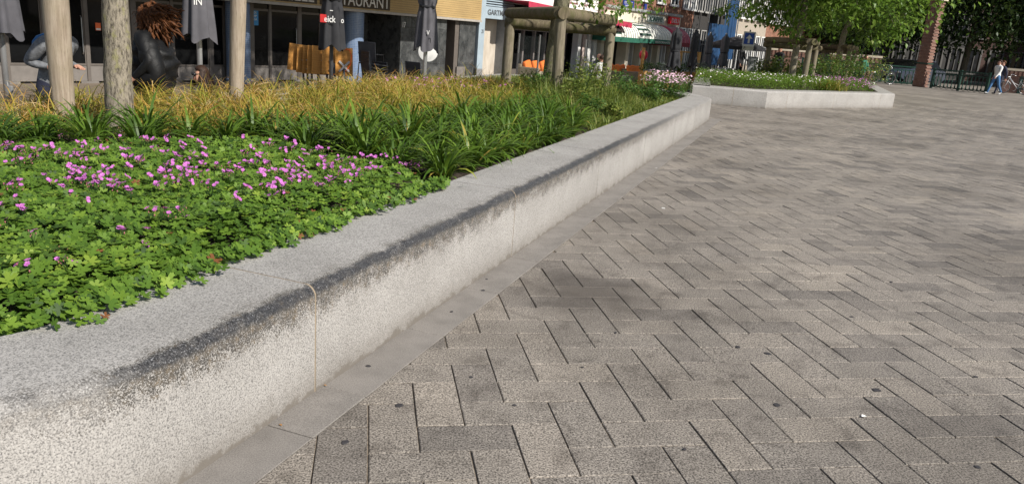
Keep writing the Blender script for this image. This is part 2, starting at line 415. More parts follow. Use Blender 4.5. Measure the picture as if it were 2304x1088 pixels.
# ------------------------------------------------------------------ granite planters
def sweep_stone(name, path, prof, parent, u0, mat):
    "path: 2-D points with the bed on the left; prof: (t, z, v)"
    path = [np.array(p, float) for p in path]; n = len(path); k = len(prof); off = []
    for i in range(n):
        d0 = path[i]-path[i-1] if i > 0 else path[1]-path[0]; d1 = path[i+1]-path[i] if i < n-1 else path[-1]-path[-2]
        d0 = d0/np.linalg.norm(d0); d1 = d1/np.linalg.norm(d1)
        n0 = np.array([-d0[1], d0[0]]); n1 = np.array([-d1[1], d1[0]]); m = n0+n1; m = m/np.linalg.norm(m); off.append(m/max(.3, m@n0))
    us = [u0]
    for i in range(1, n): us.append(us[-1]+np.linalg.norm(path[i]-path[i-1]))
    V = [(path[i][0]+off[i][0]*t, path[i][1]+off[i][1]*t, z) for i in range(n) for (t, z, v) in prof]
    F = []; UV = []
    for i in range(n-1):
        for j in range(k-1):
            F.append((i*k+j, (i+1)*k+j, (i+1)*k+j+1, i*k+j+1)); UV += [(us[i], prof[j][2]), (us[i+1], prof[j][2]), (us[i+1], prof[j+1][2]), (us[i], prof[j+1][2])]
    for e, rev in ((0, True), (n-1, False)):
        r = [e*k+j for j in range(k)]; r = r[::-1] if rev else r; F.append(tuple(r)); UV += [(us[e], prof[q-e*k][2]) for q in r]
    me = bpy.data.meshes.new(name); me.from_pydata(V, [], F); ul = me.uv_layers.new(name='UVMap'); ul.data.foreach_set('uv', np.array(UV, np.float32).ravel())
    smooth_angle(me, R(35)); return link(name, me, parent, mat)
def wall_profile(h=.5, w=.53, r=.055, base=-.06, inner=.25):
    pr = [(0, base, base), (0, 0., 0.), (0, .15, .15), (0, .3, .3), (0, h-r, h-r)]
    for q in range(1, 7):
        a = q/6*math.pi/2; pr.append((r-r*math.cos(a), h-r+r*math.sin(a), h-r+r*a))
    v = pr[-1][2]; pr += [(r+.15, h, v+.15), (r+.3, h, v+.3), (w-.01, h, v+w-r), (w, h-.012, v+w-r+.01), (w, inner, v+w-r+.2)]
    return pr
def cut_path(path, a, b):
    "piece of a polyline between two lengths"
    out = []; L = 0
    for i in range(len(path)-1):
        p, q = np.array(path[i]), np.array(path[i+1]); l = np.linalg.norm(q-p)
        if L+l > a and L < b:
            s0 = max(0, (a-L)/l); s1 = min(1, (b-L)/l)
            if not out: out.append(p+(q-p)*s0)
            out.append(p+(q-p)*s1)
        L += l
    return out
def plen(path): return sum(np.linalg.norm(np.array(path[i+1])-np.array(path[i])) for i in range(len(path)-1))
def planter(name, label, path, cuts, u0, soil_poly, soil_z, h=.5, w=.53, group=None, base=-.06):
    root = empty(name, (0, 0, 0), 0, label, 'planter', group); pr = wall_profile(h, w, base=base); L = plen(path)
    cuts = [0]+[c for c in cuts if 0 < c < L]+[L]
    for i in range(len(cuts)-1):
        sweep_stone('wall_stone', cut_path(path, cuts[i]+.0055, cuts[i+1]-.0055), pr, root, u0+cuts[i], M_WALL)
        if i:
            q = cut_path(path, cuts[i]-.0075, cuts[i]+.0075)
            ip = [(t if t > .002 else .0022, z if z < h-.001 else h-.0022, v) for (t, z, v) in pr]
            ip = [(t+.0015 if .003 < t < .06 and z < h-.001 else t, z, v) for (t, z, v) in ip]
            sweep_stone('mortar_joint', q, ip, root, 0, M_MORT)
    sm_ = NT('soil'); n = sm_.noise(sm_.pos(), 25, 5); sm_.bump(n, .8, .03); soil = sm_.fin(sm_.ramp(n, [(.3, (.018, .012, .008)), (.7, (.07, .048, .032))]), .95)
    me = bpy.data.meshes.new('soil'); me.from_pydata([(p[0], p[1], soil_z) for p in soil_poly], [], [tuple(range(len(soil_poly)))]); link('soil', me, root, soil)
    return root
# near planter: wing, rounded bend, long side, far corner, back
bend = np.array(wall(-.98, 0)[:2]); wing = np.array([-.80, -.60])
p_in = bend + wing*.30; p_out = bend + WD*.36
bez = [(1-q)**2*p_in + 2*q*(1-q)*bend + q*q*p_out for q in np.linspace(0, 1, 9)]
far = np.array(wall(15.0, 0)[:2]); far2 = far + np.array([-.16, .987])*1.6; far3 = far2 + np.array([-.80, .60])*3.4
back1 = np.array(wall(16.5, 5.6)[:2]); back0 = np.array(wall(-3.5, 5.6)[:2]); p_start = bend + wing*2.6
path1 = [p_start]+bez+[far, far2, far3, back1, back0]
l_bend = plen([p_start]+bez); S_AT = lambda s: l_bend + (s-(-.98+.36))
cuts1 = [S_AT(s) for s in (.1, 2.58, 5.05, 7.5, 9.97, 12.45)] + [S_AT(15.0)+1.6+2.5*q for q in range(11)]
soil1 = [wall(-3.2, 2.2), wall(-1.5, .5), wall(14.9, .45), Vector((*far3, 0)), back1, back0]
planter('granite_planter', 'long pale granite seat-height planter wall running into the distance with dark weathered edge', path1, cuts1, -.62-l_bend, [tuple(p[:2]) for p in soil1], .40, base=-.32)
# far planter
Q0 = np.array([4.75, 22.09]); Q1 = np.array([6.82, 21.93]); Q2 = np.array([12.55, 26.55]); Q3 = Q2 + WD*16.5; Q4 = np.array([10.5, 43.0]); Q5 = np.array([6.4, 29.5])
path2 = [Q0, Q1, Q2, Q3, Q4, Q5, Q0+np.array([-.02, .1])]
l1 = np.linalg.norm(Q1-Q0)
cuts2 = [1.15, l1+1.02, l1+3.55, l1+6.42, l1+7.36+1.5, l1+11.4, l1+14, l1+16.5, l1+19, l1+21.5, l1+24, l1+29, l1+34, l1+39, l1+43, l1+46]
planter('granite_planter', 'pale granite planter at the end of the square with trees and white flowers', path2, cuts2, 30., [tuple(q) for q in (Q0+np.array([.1, .5]), Q1+np.array([-.1, .5]), Q2+np.array([-.6, .25]), Q3+np.array([-.6, 0]), Q4, Q5)], .40)

# ------------------------------------------------------------------ plants
def blades(base, az, el, ln, wd, droop, nseg=5, twist=None, tip=.12, face=None):
    "arching ribbons; arrays of n blades -> V, F, per-face blade index"
    n = len(ln); k = nseg+1; q = np.linspace(0, 1, k)
    th = el[:, None] - droop[:, None]*q[None]**1.3
    st = ln[:, None]/nseg
    hx = np.concatenate([np.zeros((n, 1)), np.cumsum(np.cos(th[:, :-1])*st, 1)], 1); hz = np.concatenate([np.zeros((n, 1)), np.cumsum(np.sin(th[:, :-1])*st, 1)], 1)
    C = np.stack([base[:, None, 0]+np.cos(az)[:, None]*hx, base[:, None, 1]+np.sin(az)[:, None]*hx, base[:, None, 2]+hz], -1)
    tw = twist if twist is not None else np.zeros(n)
    sx, sy = -np.sin(az+tw), np.cos(az+tw)
    w = wd[:, None]*np.minimum(1, (tip+1.6*np.sqrt(np.clip(q, 0, 1)))*1)[None]*np.sqrt(np.clip(1-q**3, 0, 1))[None]*.5 + wd[:, None]*.03
    S = np.stack([sx[:, None]*w, sy[:, None]*w, (rng.normal(0, .25, n)[:, None]*w)], -1)
    V = np.stack([C-S, C+S], 2).reshape(n, k*2, 3); o = (np.arange(n)*k*2)[:, None]
    j = np.arange(nseg)*2; f = np.stack([j, j+1, j+3, j+2], 1)
    F = (o[:, :, None] + f[None]).reshape(-1, 4)
    return V.reshape(-1, 3), F, np.repeat(np.arange(n), nseg)
def leaf_shape():
    out = []
    for c in (-124, -62, 0, 62, 124):
        for d, r, z in ((-31, .42, -.04), (-17, .86, .06), (-8, .84, .05), (0, 1.0, .10), (8, .84, .05), (17, .86, .06)):
            q = R(c+d); out.append((r*math.cos(q), r*math.sin(q), z))
    q = R(155); out.append((.42*math.cos(q), .42*math.sin(q), -.04)); n = len(out)
    V = np.array([(0, 0, -.08)]+out); F = np.array([(0, i, i+1) for i in range(1, n)]); return V, F
def scatter(V0, F0, pos, yaw, tilt, tdir, size, rnd):
    "copies of a small shape: yaw about z, then tilted by tilt towards tdir"
    n = len(pos); c, s = np.cos(yaw), np.sin(yaw)
    P = np.stack([c[:, None]*V0[None, :, 0]-s[:, None]*V0[None, :, 1], s[:, None]*V0[None, :, 0]+c[:, None]*V0[None, :, 1], np.repeat(V0[None, :, 2], n, 0)], -1)*size[:, None, None]
    ax = np.stack([-np.sin(tdir), np.cos(tdir), np.zeros(n)], 1)[:, None, :]; ct, st = np.cos(tilt)[:, None, None], np.sin(tilt)[:, None, None]
    P = P*ct + np.cross(np.broadcast_to(ax, P.shape), P)*st + ax*(P*ax).sum(-1, keepdims=True)*(1-ct)
    P = P + pos[:, None, :]; k = len(V0)
    F = (F0[None]+(np.arange(n)*k)[:, None, None]).reshape(-1, F0.shape[1])
    return P.reshape(-1, 3), F, np.repeat(rnd, len(F0))
DIAMOND = (np.array([(0, 0, 0), (.45, .30, .06), (1, 0, -.10), (.45, -.30, .06), (.5, 0, -.02)]), np.array([(0, 4, 1), (1, 4, 2), (2, 4, 3), (3, 4, 0)]))
def inpoly(pts, poly):
    x, y = pts[:, 0], pts[:, 1]; ins = np.zeros(len(pts), bool); n = len(poly)
    for i in range(n):
        x0, y0 = poly[i]; x1, y1 = poly[(i+1) % n]
        c = ((y0 > y) != (y1 > y)) & (x < (x1-x0)*(y-y0)/((y1-y0) if y1 != y0 else 1e-9)+x0); ins ^= c
    return ins
def sample(poly, n):
    P = np.array(poly); lo, hi = P.min(0), P.max(0); out = []
    tot = 0
    while tot < n:
        q = lo+(hi-lo)*rng.random((n*2, 2)); q = q[inpoly(q, poly)]; out.append(q); tot += len(q)
    return np.concatenate(out)[:n]
def poly_area(p): return .5*abs(sum(p[i][0]*p[(i+1) % len(p)][1]-p[(i+1) % len(p)][0]*p[i][1] for i in range(len(p))))
def stw(st, z): return np.concatenate([WO[None]+st[:, :1]*WD[None]+st[:, 1:]*WN[None], np.asarray(z).reshape(-1, 1)], 1)
def lump(x, y, k=2.1): return (np.sin(x*k+1.3)*np.cos(y*k*1.1)+np.sin(x*k*2.3+y*k*1.7)*.5)*.5
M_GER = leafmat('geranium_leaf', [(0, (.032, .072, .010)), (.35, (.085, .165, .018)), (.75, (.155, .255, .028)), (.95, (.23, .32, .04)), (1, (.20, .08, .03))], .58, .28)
M_STRAP = leafmat('strap_leaf', [(0, (.025, .055, .007)), (.45, (.065, .13, .013)), (.85, (.14, .225, .024)), (.94, (.30, .30, .045)), (1, (.42, .28, .07))], .46, .25, obj=True)
M_GRASS = leafmat('golden_sedge', [(0, (.06, .11, .012)), (.3, (.15, .20, .02)), (.55, (.30, .27, .035)), (.78, (.44, .28, .06)), (.92, (.40, .19, .05)), (1, (.60, .45, .24))], .55, .25)
M_WEED = leafmat('wild_herb', [(0, (.045, .08, .015)), (.4, (.11, .16, .025)), (.8, (.22, .25, .045)), (1, (.33, .28, .09))], .55, .25)
M_BUSH = leafmat('bush_leaf', [(0, (.025, .06, .012)), (.5, (.06, .13, .022)), (1, (.13, .22, .04))], .5, .25)
M_PINK = paint('pink_petal', (.47, .13, .43), .65, .3, 60); M_PALE = paint('pale_petal', (.78, .70, .70), .6, .12, 60)
M_BUD = paint('dull_bud', (.34, .12, .12), .7, .3, 80)
GER = [(-3.6, 3.6), (-2.3, 1.4), (-1.18, .78), (-.7, .50), (2.42, .47), (2.58, 1.0), (2.55, 1.45), (2.72, 2.2), (2.1, 2.95), (1.7, 3.15), (1.0, 3.2), (.4, 4.6), (-3, 5.2)]
def ger_h(s, t): return .44 + .15*sm(.48, .95, t) + .035*lump(s*1.3, t*1.3) + .02*lump(s*4, t*4)
def geranium():
    V0, F0 = leaf_shape(); n = 42000; st = sample(GER, n)
    uv = pix(stw(st, np.full(n, .6))); ok = (uv[:, 0] > -330) & (uv[:, 1] < 1250) & (uv[:, 2] > .1); st = st[ok]; n = len(st); print('leaves', n)
    near = rng.random(n) < .62
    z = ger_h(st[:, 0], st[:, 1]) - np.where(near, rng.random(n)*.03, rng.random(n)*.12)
    st[:, 1] += np.where(st[:, 1] < .62, rng.normal(-.035, .035, n), 0)
    edge = st[:, 1] < .56; z[edge] = np.maximum(.512+rng.random(edge.sum())*.04, .5)
    pos = stw(st, z); yaw = rng.random(n)*6.28
    tilt = np.abs(rng.normal(.30, .36, n)); td = np.where(rng.random(n) < .72, rng.normal(-.9, .8, n), rng.random(n)*6.28)
    tilt[edge] += .25
    td[edge] = math.atan2(-WN[1], -WN[0])+rng.normal(0, .5, edge.sum())
    big = sm(-.6, 2.0, st[:, 0])
    size = np.clip(rng.normal(.0265, .0075, n), .011, .045)*(1.15-.22*big)
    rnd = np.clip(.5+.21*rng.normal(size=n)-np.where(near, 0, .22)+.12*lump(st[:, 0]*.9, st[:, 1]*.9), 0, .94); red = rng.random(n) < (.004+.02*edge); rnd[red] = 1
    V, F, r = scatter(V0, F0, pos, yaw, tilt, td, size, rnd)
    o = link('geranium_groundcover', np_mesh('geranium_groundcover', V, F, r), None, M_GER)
    tag(o, 'low carpet of bright green lobed geranium leaves filling the near end of the bed', 'ground cover', kind='stuff')
    # flower heads
    heads = []
    for var in range(5):
        mb = MB(); m = random.randint(3, 5) if var else 1
        for q in range(m):
            c = Vector((random.gauss(0, .017), random.gauss(0, .017), random.uniform(-.012, .014))) if m > 1 else Vector((0, 0, 0))
            ax = Vector((random.gauss(.1, .5), random.gauss(-.45, .4), 1)).normalized(); x = ax.orthogonal().normalized(); y = ax.cross(x); rr = random.uniform(.0125, .0155)
            for k in range(5):
                a = k*2*math.pi/5+random.uniform(-.1, .1); d = x*math.cos(a)+y*math.sin(a); e = ax.cross(d)
                mb.add([c, c+d*rr*.6+e*rr*.44+ax*rr*.25, c+d*rr*1.12+e*rr*.34+ax*rr*.22, c+d*rr*1.0+ax*rr*.3, c+d*rr*1.12-e*rr*.34+ax*rr*.22, c+d*rr*.6-e*rr*.44+ax*rr*.25], [(0, 1, 2, 3), (0, 3, 4, 5)], 0)
            mb.ball(c+ax*.003, .0022, 5, 1)
            mb.tube([c, (c.x*.4, c.y*.4, -.05), (0, 0, -.11)], [.0012, .0012, .0015], 4, 2)
        for q in range(random.randint(1, 4)):
            c = Vector((random.gauss(0, .02), random.gauss(0, .02), random.uniform(-.03, 0))); mb.ball(c, .0042, 5, 1, (1, 1, 1.8)); mb.tube([c, (0, 0, -.08)], .001, 4, 2)
        me = mb.mesh('flower_head', True, False)
        for m_ in (M_PINK, M_BUD, M_BUSH): me.materials.append(m_)
        heads.append(me)
    exact = [(57, 592), (140, 580), (165, 590), (187, 640), (330, 550), (330, 512), (440, 542), (490, 540), (635, 432), (75, 520), (15, 492), (345, 470), (35, 440), (50, 465), (160, 430), (255, 405), (210, 410), (275, 415), (290, 350), (450, 320), (490, 370), (505, 385), (560, 345), (600, 383), (697, 398), (870, 405), (920, 370), (892, 412), (935, 372), (795, 355), (660, 330), (740, 322), (725, 316), (270, 305), (335, 312), (220, 312), (380, 478), (420, 486), (275, 512), (195, 450), (150, 400), (110, 330), (50, 330), (130, 345), (180, 320), (645, 310), (600, 322), (625, 405), (640, 335), (395, 360), (385, 372)]
    done = []
    for (u, v) in exact: done.append((u, v))
    while len(done) < 330:
        u, v = random.uniform(0, 960), random.uniform(300, 640)
        w = math.exp(-((v-365)/66)**2) + .03; w *= .7+.3*(math.sin(u*.021+v*.013)*.5+.5)
        if random.random() < w:
            if random.random() < .35:
                for q in range(random.randint(1, 2)): done.append((u+random.gauss(0, 16), v+random.gauss(0, 9)))
            done.append((u, v))
    poly = GER
    for (u, v) in done:
        p = on_z(u, v, .635); s, t = wst(p.x, p.y)
        if not inpoly(np.array([[s, t]]), poly)[0] or t < .56: continue
        h = float(ger_h(s, t)) + random.uniform(.02, .06); p = on_z(u, v, h)
        ob = bpy.data.objects.new('flower_head', random.choice(heads)); COL.objects.link(ob); ob.parent = o; ob.location = p; k = random.uniform(.55, .92)
        ob.rotation_euler = (random.gauss(0, .2), random.gauss(0, .2), random.choice((0, .5, -.5))+random.gauss(0, .3)); ob.scale = (k, k, k)
geranium()
def strap_plants():
    metas = []
    for q in range(6):
        n = 88; az = rng.random(n)*6.283; el = rng.uniform(R(48), R(86), n); ln = rng.uniform(.32, .62, n); wd = rng.uniform(.016, .027, n); dr = rng.uniform(.9, 2.3, n)
        base = np.stack([np.cos(az)*rng.random(n)*.06, np.sin(az)*rng.random(n)*.06, np.zeros(n)], 1)
        az2 = az+rng.normal(0, .25, n); V, F, bi = blades(base, az2, el, ln, wd, dr, 6)
        rr = np.clip(.42+.18*rng.normal(size=n), .02, .86); old = rng.random(n) < .05; rr[old] = rng.uniform(.9, 1, old.sum()); el[old] *= .7
        metas.append(np_mesh('strap_leaves', V, F, rr[bi])); metas[-1].materials.append(M_STRAP)
    zone = [(2.75, .72), (3.2, .66), (6.75, .72), (7.3, 1.0), (8.0, 1.75), (6.6, 1.95), (5.1, 2.0), (3.9, 2.45), (3.0, 3.1), (2.1, 3.85), (1.2, 5.1), (.5, 4.9), (1.3, 3.55), (2.0, 3.3), (2.9, 2.6), (3.0, 1.9), (2.72, 1.5)]
    pts = []; tries = 0
    cand = sample(zone, 6000)
    for c in cand:
        if all((c[0]-p[0])**2+(c[1]-p[1])**2 > .32**2 for p in pts): pts.append(c)
    for k, c in enumerate(pts):
        p = wall(c[0], c[1], .41)
        o = bpy.data.objects.new('strap_leaf_plant', random.choice(metas)); COL.objects.link(o); o.location = p
        q = random.uniform(.78, 1.08)*(.85 if c[1] < .9 else 1); o.scale = (q, q, q*random.uniform(.85, 1.1)); o.rotation_euler = (0, 0, random.random()*6.28)
        z_ = 0 if c[0] < 2.3 else 1 if c[1] > 2.3 else 2 if c[0] < 4 else 3 if c[1] < 1.25 else 4
        lb = ['arching strap-leaved clump near the foot of the first tree trunk', 'arching strap-leaved clump between pink geraniums and golden sedge', 'dark strap-leaved clump overhanging the corner of the geranium carpet', 'strap-leaved clump with yellowing leaves hanging over the granite edge', 'strap-leaved clump in the second row behind the granite edge'][z_]
        tag(o, lb, 'plant', 'strap-leaved clumps: '+['by the tree', 'behind the geraniums', 'at the carpet corner', 'on the granite edge', 'second row'][z_])
    print('straps', len(pts))
strap_plants()
def sedge():
    zone = [(3.1, 3.3), (4.1, 2.55), (5.2, 2.05), (6.8, 2.0), (8.4, 1.85), (9.6, 2.5), (11.8, 3.2), (11.0, 5.3), (9, 5.4), (.0, 5.45), (.9, 5.1), (2.4, 3.95)]
    n = 30000; cl = sample(zone, 620); ci = rng.integers(0, len(cl), n); st = cl[ci]+rng.normal(0, .07, (n, 2))
    h = np.full(n, .42); base = stw(st, h); lean = rng.random(len(cl))*6.283
    az = np.where(rng.random(n) < .5, lean[ci]+rng.normal(0, .7, n), rng.random(n)*6.283); el = rng.uniform(R(38), R(84), n)
    sc = (1.0+.15*lump(st[:, 0], st[:, 1]))*np.where(st[:, 1] > 4.2, .80, .95)
    ln = rng.uniform(.22, .60, n)*sc*rng.uniform(.55, 1.3, len(cl))[ci]; wd = rng.uniform(.0045, .010, n); dr = rng.uniform(.9, 3.0, n)
    V, F, bi = blades(base, az, el, ln, wd, dr, 5)
    hue = np.clip(.46+(rng.random(len(cl))*.34-.17)[ci]+.24*lump(st[:, 0]*.8, st[:, 1]*.8)+.2*rng.normal(size=n)+.16*sm(2.2, 4.2, st[:, 1]), 0, 1)
    hf = np.clip(hue[bi]*.75+np.tile(np.linspace(-.12, .36, 5), n), 0, 1)
    o = link('golden_sedge', np_mesh('golden_sedge', V, F, hf), None, M_GRASS)
    tag(o, 'drift of golden arching sedge grass behind the dark green clumps', 'ornamental grass', kind='stuff')
sedge()
def leafy(pos_r, n, size, up=.5):
    "leaf sprays in ellipsoids (cx,cy,z0,rx,ry,h)"
    P = []; per = n//len(pos_r)
    for (cx, cy, z0, rx, ry, h) in pos_r:
        q = rng.normal(size=(per, 3)); q /= np.linalg.norm(q, axis=1)[:, None]; q *= (rng.random(per)**.45)[:, None]
        P.append(np.stack([cx+q[:, 0]*rx, cy+q[:, 1]*ry, z0+h*(.5+.5*q[:, 2])], 1))
    P = np.concatenate(P); m = len(P)
    return scatter(*DIAMOND, P, rng.random(m)*6.283, rng.normal(up*.3, .55, m), rng.random(m)*6.283, rng.uniform(size[0], size[1], m), np.clip(.5+.22*rng.normal(size=m), 0, 1))
def wild_bed():
    # thin straw-coloured herbs
    zone = [(6.9, .56), (7.6, .9), (8.4, 1.8), (9.8, 2.4), (11.6, 3.1), (11.4, 5.3), (16.2, 5.2), (16.6, 2.6), (15.4, 1.0), (14.3, .6)]
    n = 34000; st = sample(zone, n); z = np.full(n, .42); base = stw(st, z)
    hgt = (.12+.34*sm(.6, 1.8, st[:, 1]))*(1-.62*sm(11.0, 13.0, st[:, 0]))*(1-.5*sm(2.9, 3.6, st[:, 1]))
    V, F, bi = blades(base, rng.random(n)*6.283, rng.uniform(R(45), R(88), n), rng.uniform(.5, 1.3, n)*hgt+.05, rng.uniform(.005, .013, n), rng.uniform(.3, 1.8, n), 3)
    hue = np.clip(.55+.25*lump(st[:, 0]*1.2, st[:, 1]*1.2)+.22*rng.normal(size=n), 0, 1)
    o = link('wild_herbs', np_mesh('wild_herbs', V, F, hue[bi]), None, M_WEED); tag(o, 'yellowish wild herbs and grasses covering the far half of the long bed', 'herbs', kind='stuff')
    m = 16000; st = sample(zone, m); hg = (.10+.26*sm(.6, 1.8, st[:, 1]))*(1-.5*sm(11.0, 13.0, st[:, 0]))*(1-.5*sm(2.9, 3.6, st[:, 1])); P = stw(st, .44+rng.random(m)*hg)
    V, F, r = scatter(*DIAMOND, P, rng.random(m)*6.283, rng.normal(.1, .5, m), rng.random(m)*6.283, rng.uniform(.02, .05, m), np.clip(.42+.2*rng.normal(size=m)+.2*lump(st[:, 0], st[:, 1]), 0, 1))
    o = link('herb_leaves', np_mesh('herb_leaves', V, F, r), None, M_WEED); tag(o, 'small herb leaves mixed through the yellowish weeds of the long bed', 'herbs', kind='stuff')
    # single taller bushy weeds round the second tree guard
    k = 0
    spots = [(1300, 180, 12.9, .35, .85), (1215, 205, 13.0, .25, .62), (1340, 190, 13.8, .40, .80), (1390, 190, 14.6, .40, .62), (1290, 205, 12.0, .28, .55), (1440, 195, 15.6, .42, .45), (1190, 205, 14.5, .22, .5), (1325, 235, 11.4, .22, .34), (1380, 240, 11.3, .20, .26), (1500, 195, 16.6, .35, .40), (1160, 205, 13.2, .16, .34), (1465, 215, 14.8, .25, .32)]
    lab = ['tall leafy weed right of the trunk in the log guard', 'leafy weed at the foot of the trunk, left of the front guard post', 'tall loose bush behind the front guard post', 'rounded weed beside the right-hand guard post', 'leafy weed at the foot of the front guard post', 'straggling bush beyond the right-hand guard post', 'leafy weed between trunk and left guard post', 'broad-leaved dock low beside the planter wall', 'low green weed leaning on the granite edge', 'bush before the far corner of the long bed', 'small dark weed among the sedge near the left guard post', 'pale bush near the far end of the wall']
    for (u, v, y, r, h), lb in zip(spots, lab):
        p = col_at(u, y, .42); n = int(900*h)+150
        V, F, rr = leafy([(0, 0, .02, r, r, h), (r*.3, r*.2, .1, r*.6, r*.6, h*.9), (-r*.3, -.1, .05, r*.7, r*.6, h*.8)], n, (.035, .075))
        t = empty('leafy_weed', p, random.random()*6, lb, 'plant')
        link('foliage', np_mesh('foliage', V, F, rr), t, M_BUSH if k % 2 else M_WEED)
        mb = MB()
        for q in range(6): a = random.random()*6.28; mb.tube([(0, 0, -.02), (math.cos(a)*r*.4, math.sin(a)*r*.4, h*.5), (math.cos(a)*r*.75, math.sin(a)*r*.75, h*.9)], [.006, .005, .002], 5)
        mb.build('stems', M_BUSH, t); k += 1
wild_bed()
def flower_sea(name, label, zone, z0, z1, n, petal, frac, mat, size=(.03, .06), world=True):
    "leafy ground cover with small blossoms; one countless mass"
    P = sample(zone, n); hz = z0+(z1-z0)*rng.random(n)**.6*(1+.25*lump(P[:, 0]*1.5, P[:, 1]*1.5))
    Q = np.concatenate([P, hz[:, None]], 1) if world else stw(P, hz)
    V, F, r = scatter(*DIAMOND, Q, rng.random(n)*6.283, rng.normal(.1, .5, n), rng.random(n)*6.283, rng.uniform(*size, n), np.clip(.5+.22*rng.normal(size=n), 0, 1))
    o = link(name, np_mesh(name, V, F, r), None, mat); tag(o, label, 'ground cover', kind='stuff')
    m = int(n*frac); P = sample(zone, m); cl = rng.random(m) < .5+.5*lump(P[:, 0]*1.1, P[:, 1]*1.3); P = P[cl]; m = len(P)
    hz = z1-.16+.20*rng.random(m); Q = np.concatenate([P, hz[:, None]], 1) if world else stw(P, hz)
    a = np.arange(5)*2*math.pi/5; PV = np.array([(0, 0, 0)]+[(math.cos(q), math.sin(q), .25) for q in a]+[(math.cos(q+.63)*.6, math.sin(q+.63)*.6, .1) for q in a]); PF = np.array([(0, 1+k, 6+k) for k in range(5)]+[(0, 6+k, 1+(k+1) % 5) for k in range(5)])
    V, F, r = scatter(PV, PF, Q, rng.random(m)*6.28, rng.normal(.3, .4, m), rng.uniform(3.5, 5.5, m), rng.uniform(.018, .034, m), rng.random(m))
    f = link('blossoms', np_mesh('blossoms', V, F, r), o, petal); tag(f, kind='stuff'); return o
A2 = lambda *q: [tuple(p) for p in q]
flower_sea('white_groundcover', 'green ground cover dotted with white blossoms along the front of the far planter', A2(Q0+np.array([.2, .55]), Q1+np.array([0, .5]), Q1+np.array([3.3, 3.2]), (10.0, 28.5), (7.5, 27.5), (5.5, 25.5)), .42, .86, 22000, M_PALE, .03, M_GER)
flower_sea('sedge_groundcover', 'pink-flowered geraniums on the right end of the far planter', A2(Q1+np.array([3.9, 3.6]), Q2+np.array([-.6, .2]), Q2+np.array([1.4, 6]), (11.3, 32), (9.8, 28.8)), .42, .78, 10000, M_PINK, .12, M_GER)
flower_sea('pale_pink_groundcover', 'pale pink flowers tumbling over the far corner of the long bed', A2(wall(13.9, .5)[:2], wall(15.0, .40)[:2], far2+np.array([-.4, 0]), wall(16.6, 1.6)[:2], wall(14.3, 1.5)[:2]), .42, .92, 5200, paint('pale_pink_petal', (.66, .42, .52), .6, .15, 60), .12, M_BUSH, (.025, .045))
flower_sea('pink_groundcover', 'strip of pink geraniums at the back of the bed behind the sedge', [(8.6, 3.9), (10.8, 3.0), (11.9, 3.4), (11.4, 5.1), (9.2, 5.1)], .42, .62, 3600, M_PINK, .22, M_GER, (.03, .05), False)
def far_grass():
    c = Q1+np.array([3.1, 3.55]); n = 700; P = c[None]+rng.normal(0, .2, (n, 2)); P = np.concatenate([P, np.full((n, 1), .42)], 1)
    V, F, bi = blades(P, rng.random(n)*6.283, rng.uniform(R(45), R(85), n), rng.uniform(.3, .6, n), rng.uniform(.012, .02, n), rng.uniform(.6, 2, n), 4)
    o = link('sedge_tuft', np_mesh('sedge_tuft', V, F, np.clip(.35+.3*rng.normal(size=n), 0, 1)[bi]), None, M_GRASS); tag(o, 'tuft of golden sedge between white and pink flowers in the far planter', 'ornamental grass')
    k = 0
    for (u, y, r, h, lb) in ((1745, 29.5, .8, 1.0, 'leafy shrub left of the trunk in the far planter'), (1880, 31.5, 1.1, 1.35, 'broad shrub under the second tree of the far planter'), (1930, 33, 1.2, 1.25, 'rounded shrub at the right of the far planter before the person in green'), (1792, 28.0, .5, .85, 'small shrub between the guard posts of the far planter'), (1850, 34, .9, 1.2, 'shrub beyond the guard posts of the far planter'), (1720, 31, .6, .95, 'shrub behind the blue sign post in the far planter')):
        p = col_at(u, y, .42); V, F, rr = leafy([(0, 0, 0, r, r, h), (r*.5, 0, .1, r*.6, r*.6, h), (-r*.5, 0, .05, r*.6, r*.6, h*.85)], 1300, (.06, .12))
        t = empty('shrub', p, 0, lb, 'shrub'); link('foliage', np_mesh('foliage', V, F, rr), t, M_BUSH if k % 2 else M_WEED)
        mb = MB()
        for q in range(7): a = random.random()*6.28; mb.tube([(0, 0, -.02), (math.cos(a)*r*.35, math.sin(a)*r*.35, h*.5), (math.cos(a)*r*.7, math.sin(a)*r*.7, h*.9)], [.012, .009, .003], 5)
        mb.build('stems', M_BUSH, t); k += 1
far_grass()

# ------------------------------------------------------------------ trees and log guards
def bark_mat(name, lo, hi, moss, ring=0.):
    t = NT(name); p = t.pos(); m = t.map(p, (1, 1, .28)); n = t.noise(m, 48, 6, .75); b = t.noise(p, 13, 4, .65)
    c = t.ramp(n, [(.38, lo), (.56, hi)]); c = t.mix(t.ramp(b, [(.54, 0), (.64, .7)]), c, moss)
    t.bump(n, .8, .015); return t.fin(c, .9, 0, .2)
M_BARK = bark_mat('tree_bark', (.065, .055, .042), (.30, .26, .20), (.27, .25, .12)); M_BARK2 = bark_mat('mossy_bark', (.06, .055, .035), (.20, .18, .12), (.13, .15, .04))
M_BARKD = bark_mat('dark_bark', (.04, .034, .028), (.13, .11, .085), (.07, .08, .03))
def log_mat(name, lo, hi, moss, amt):
    t = NT(name); p = t.pos(); m = t.map(p, (1, 1, .06)); n = t.noise(m, 42, 5, .65); b = t.noise(p, 6, 4, .6); k = t.noise(m, 160, 2)
    c = t.ramp(n, [(.3, lo), (.68, hi)]); c = t.mix(t.ramp(b, [(.45, 0), (.68, amt)]), c, moss); c = t.mix(t.ramp(k, [(.3, .55), (.4, 0)]), c, tuple(q*.5 for q in lo))
    t.bump(n, .35, .006); return t.fin(c, .85, 0, .2)
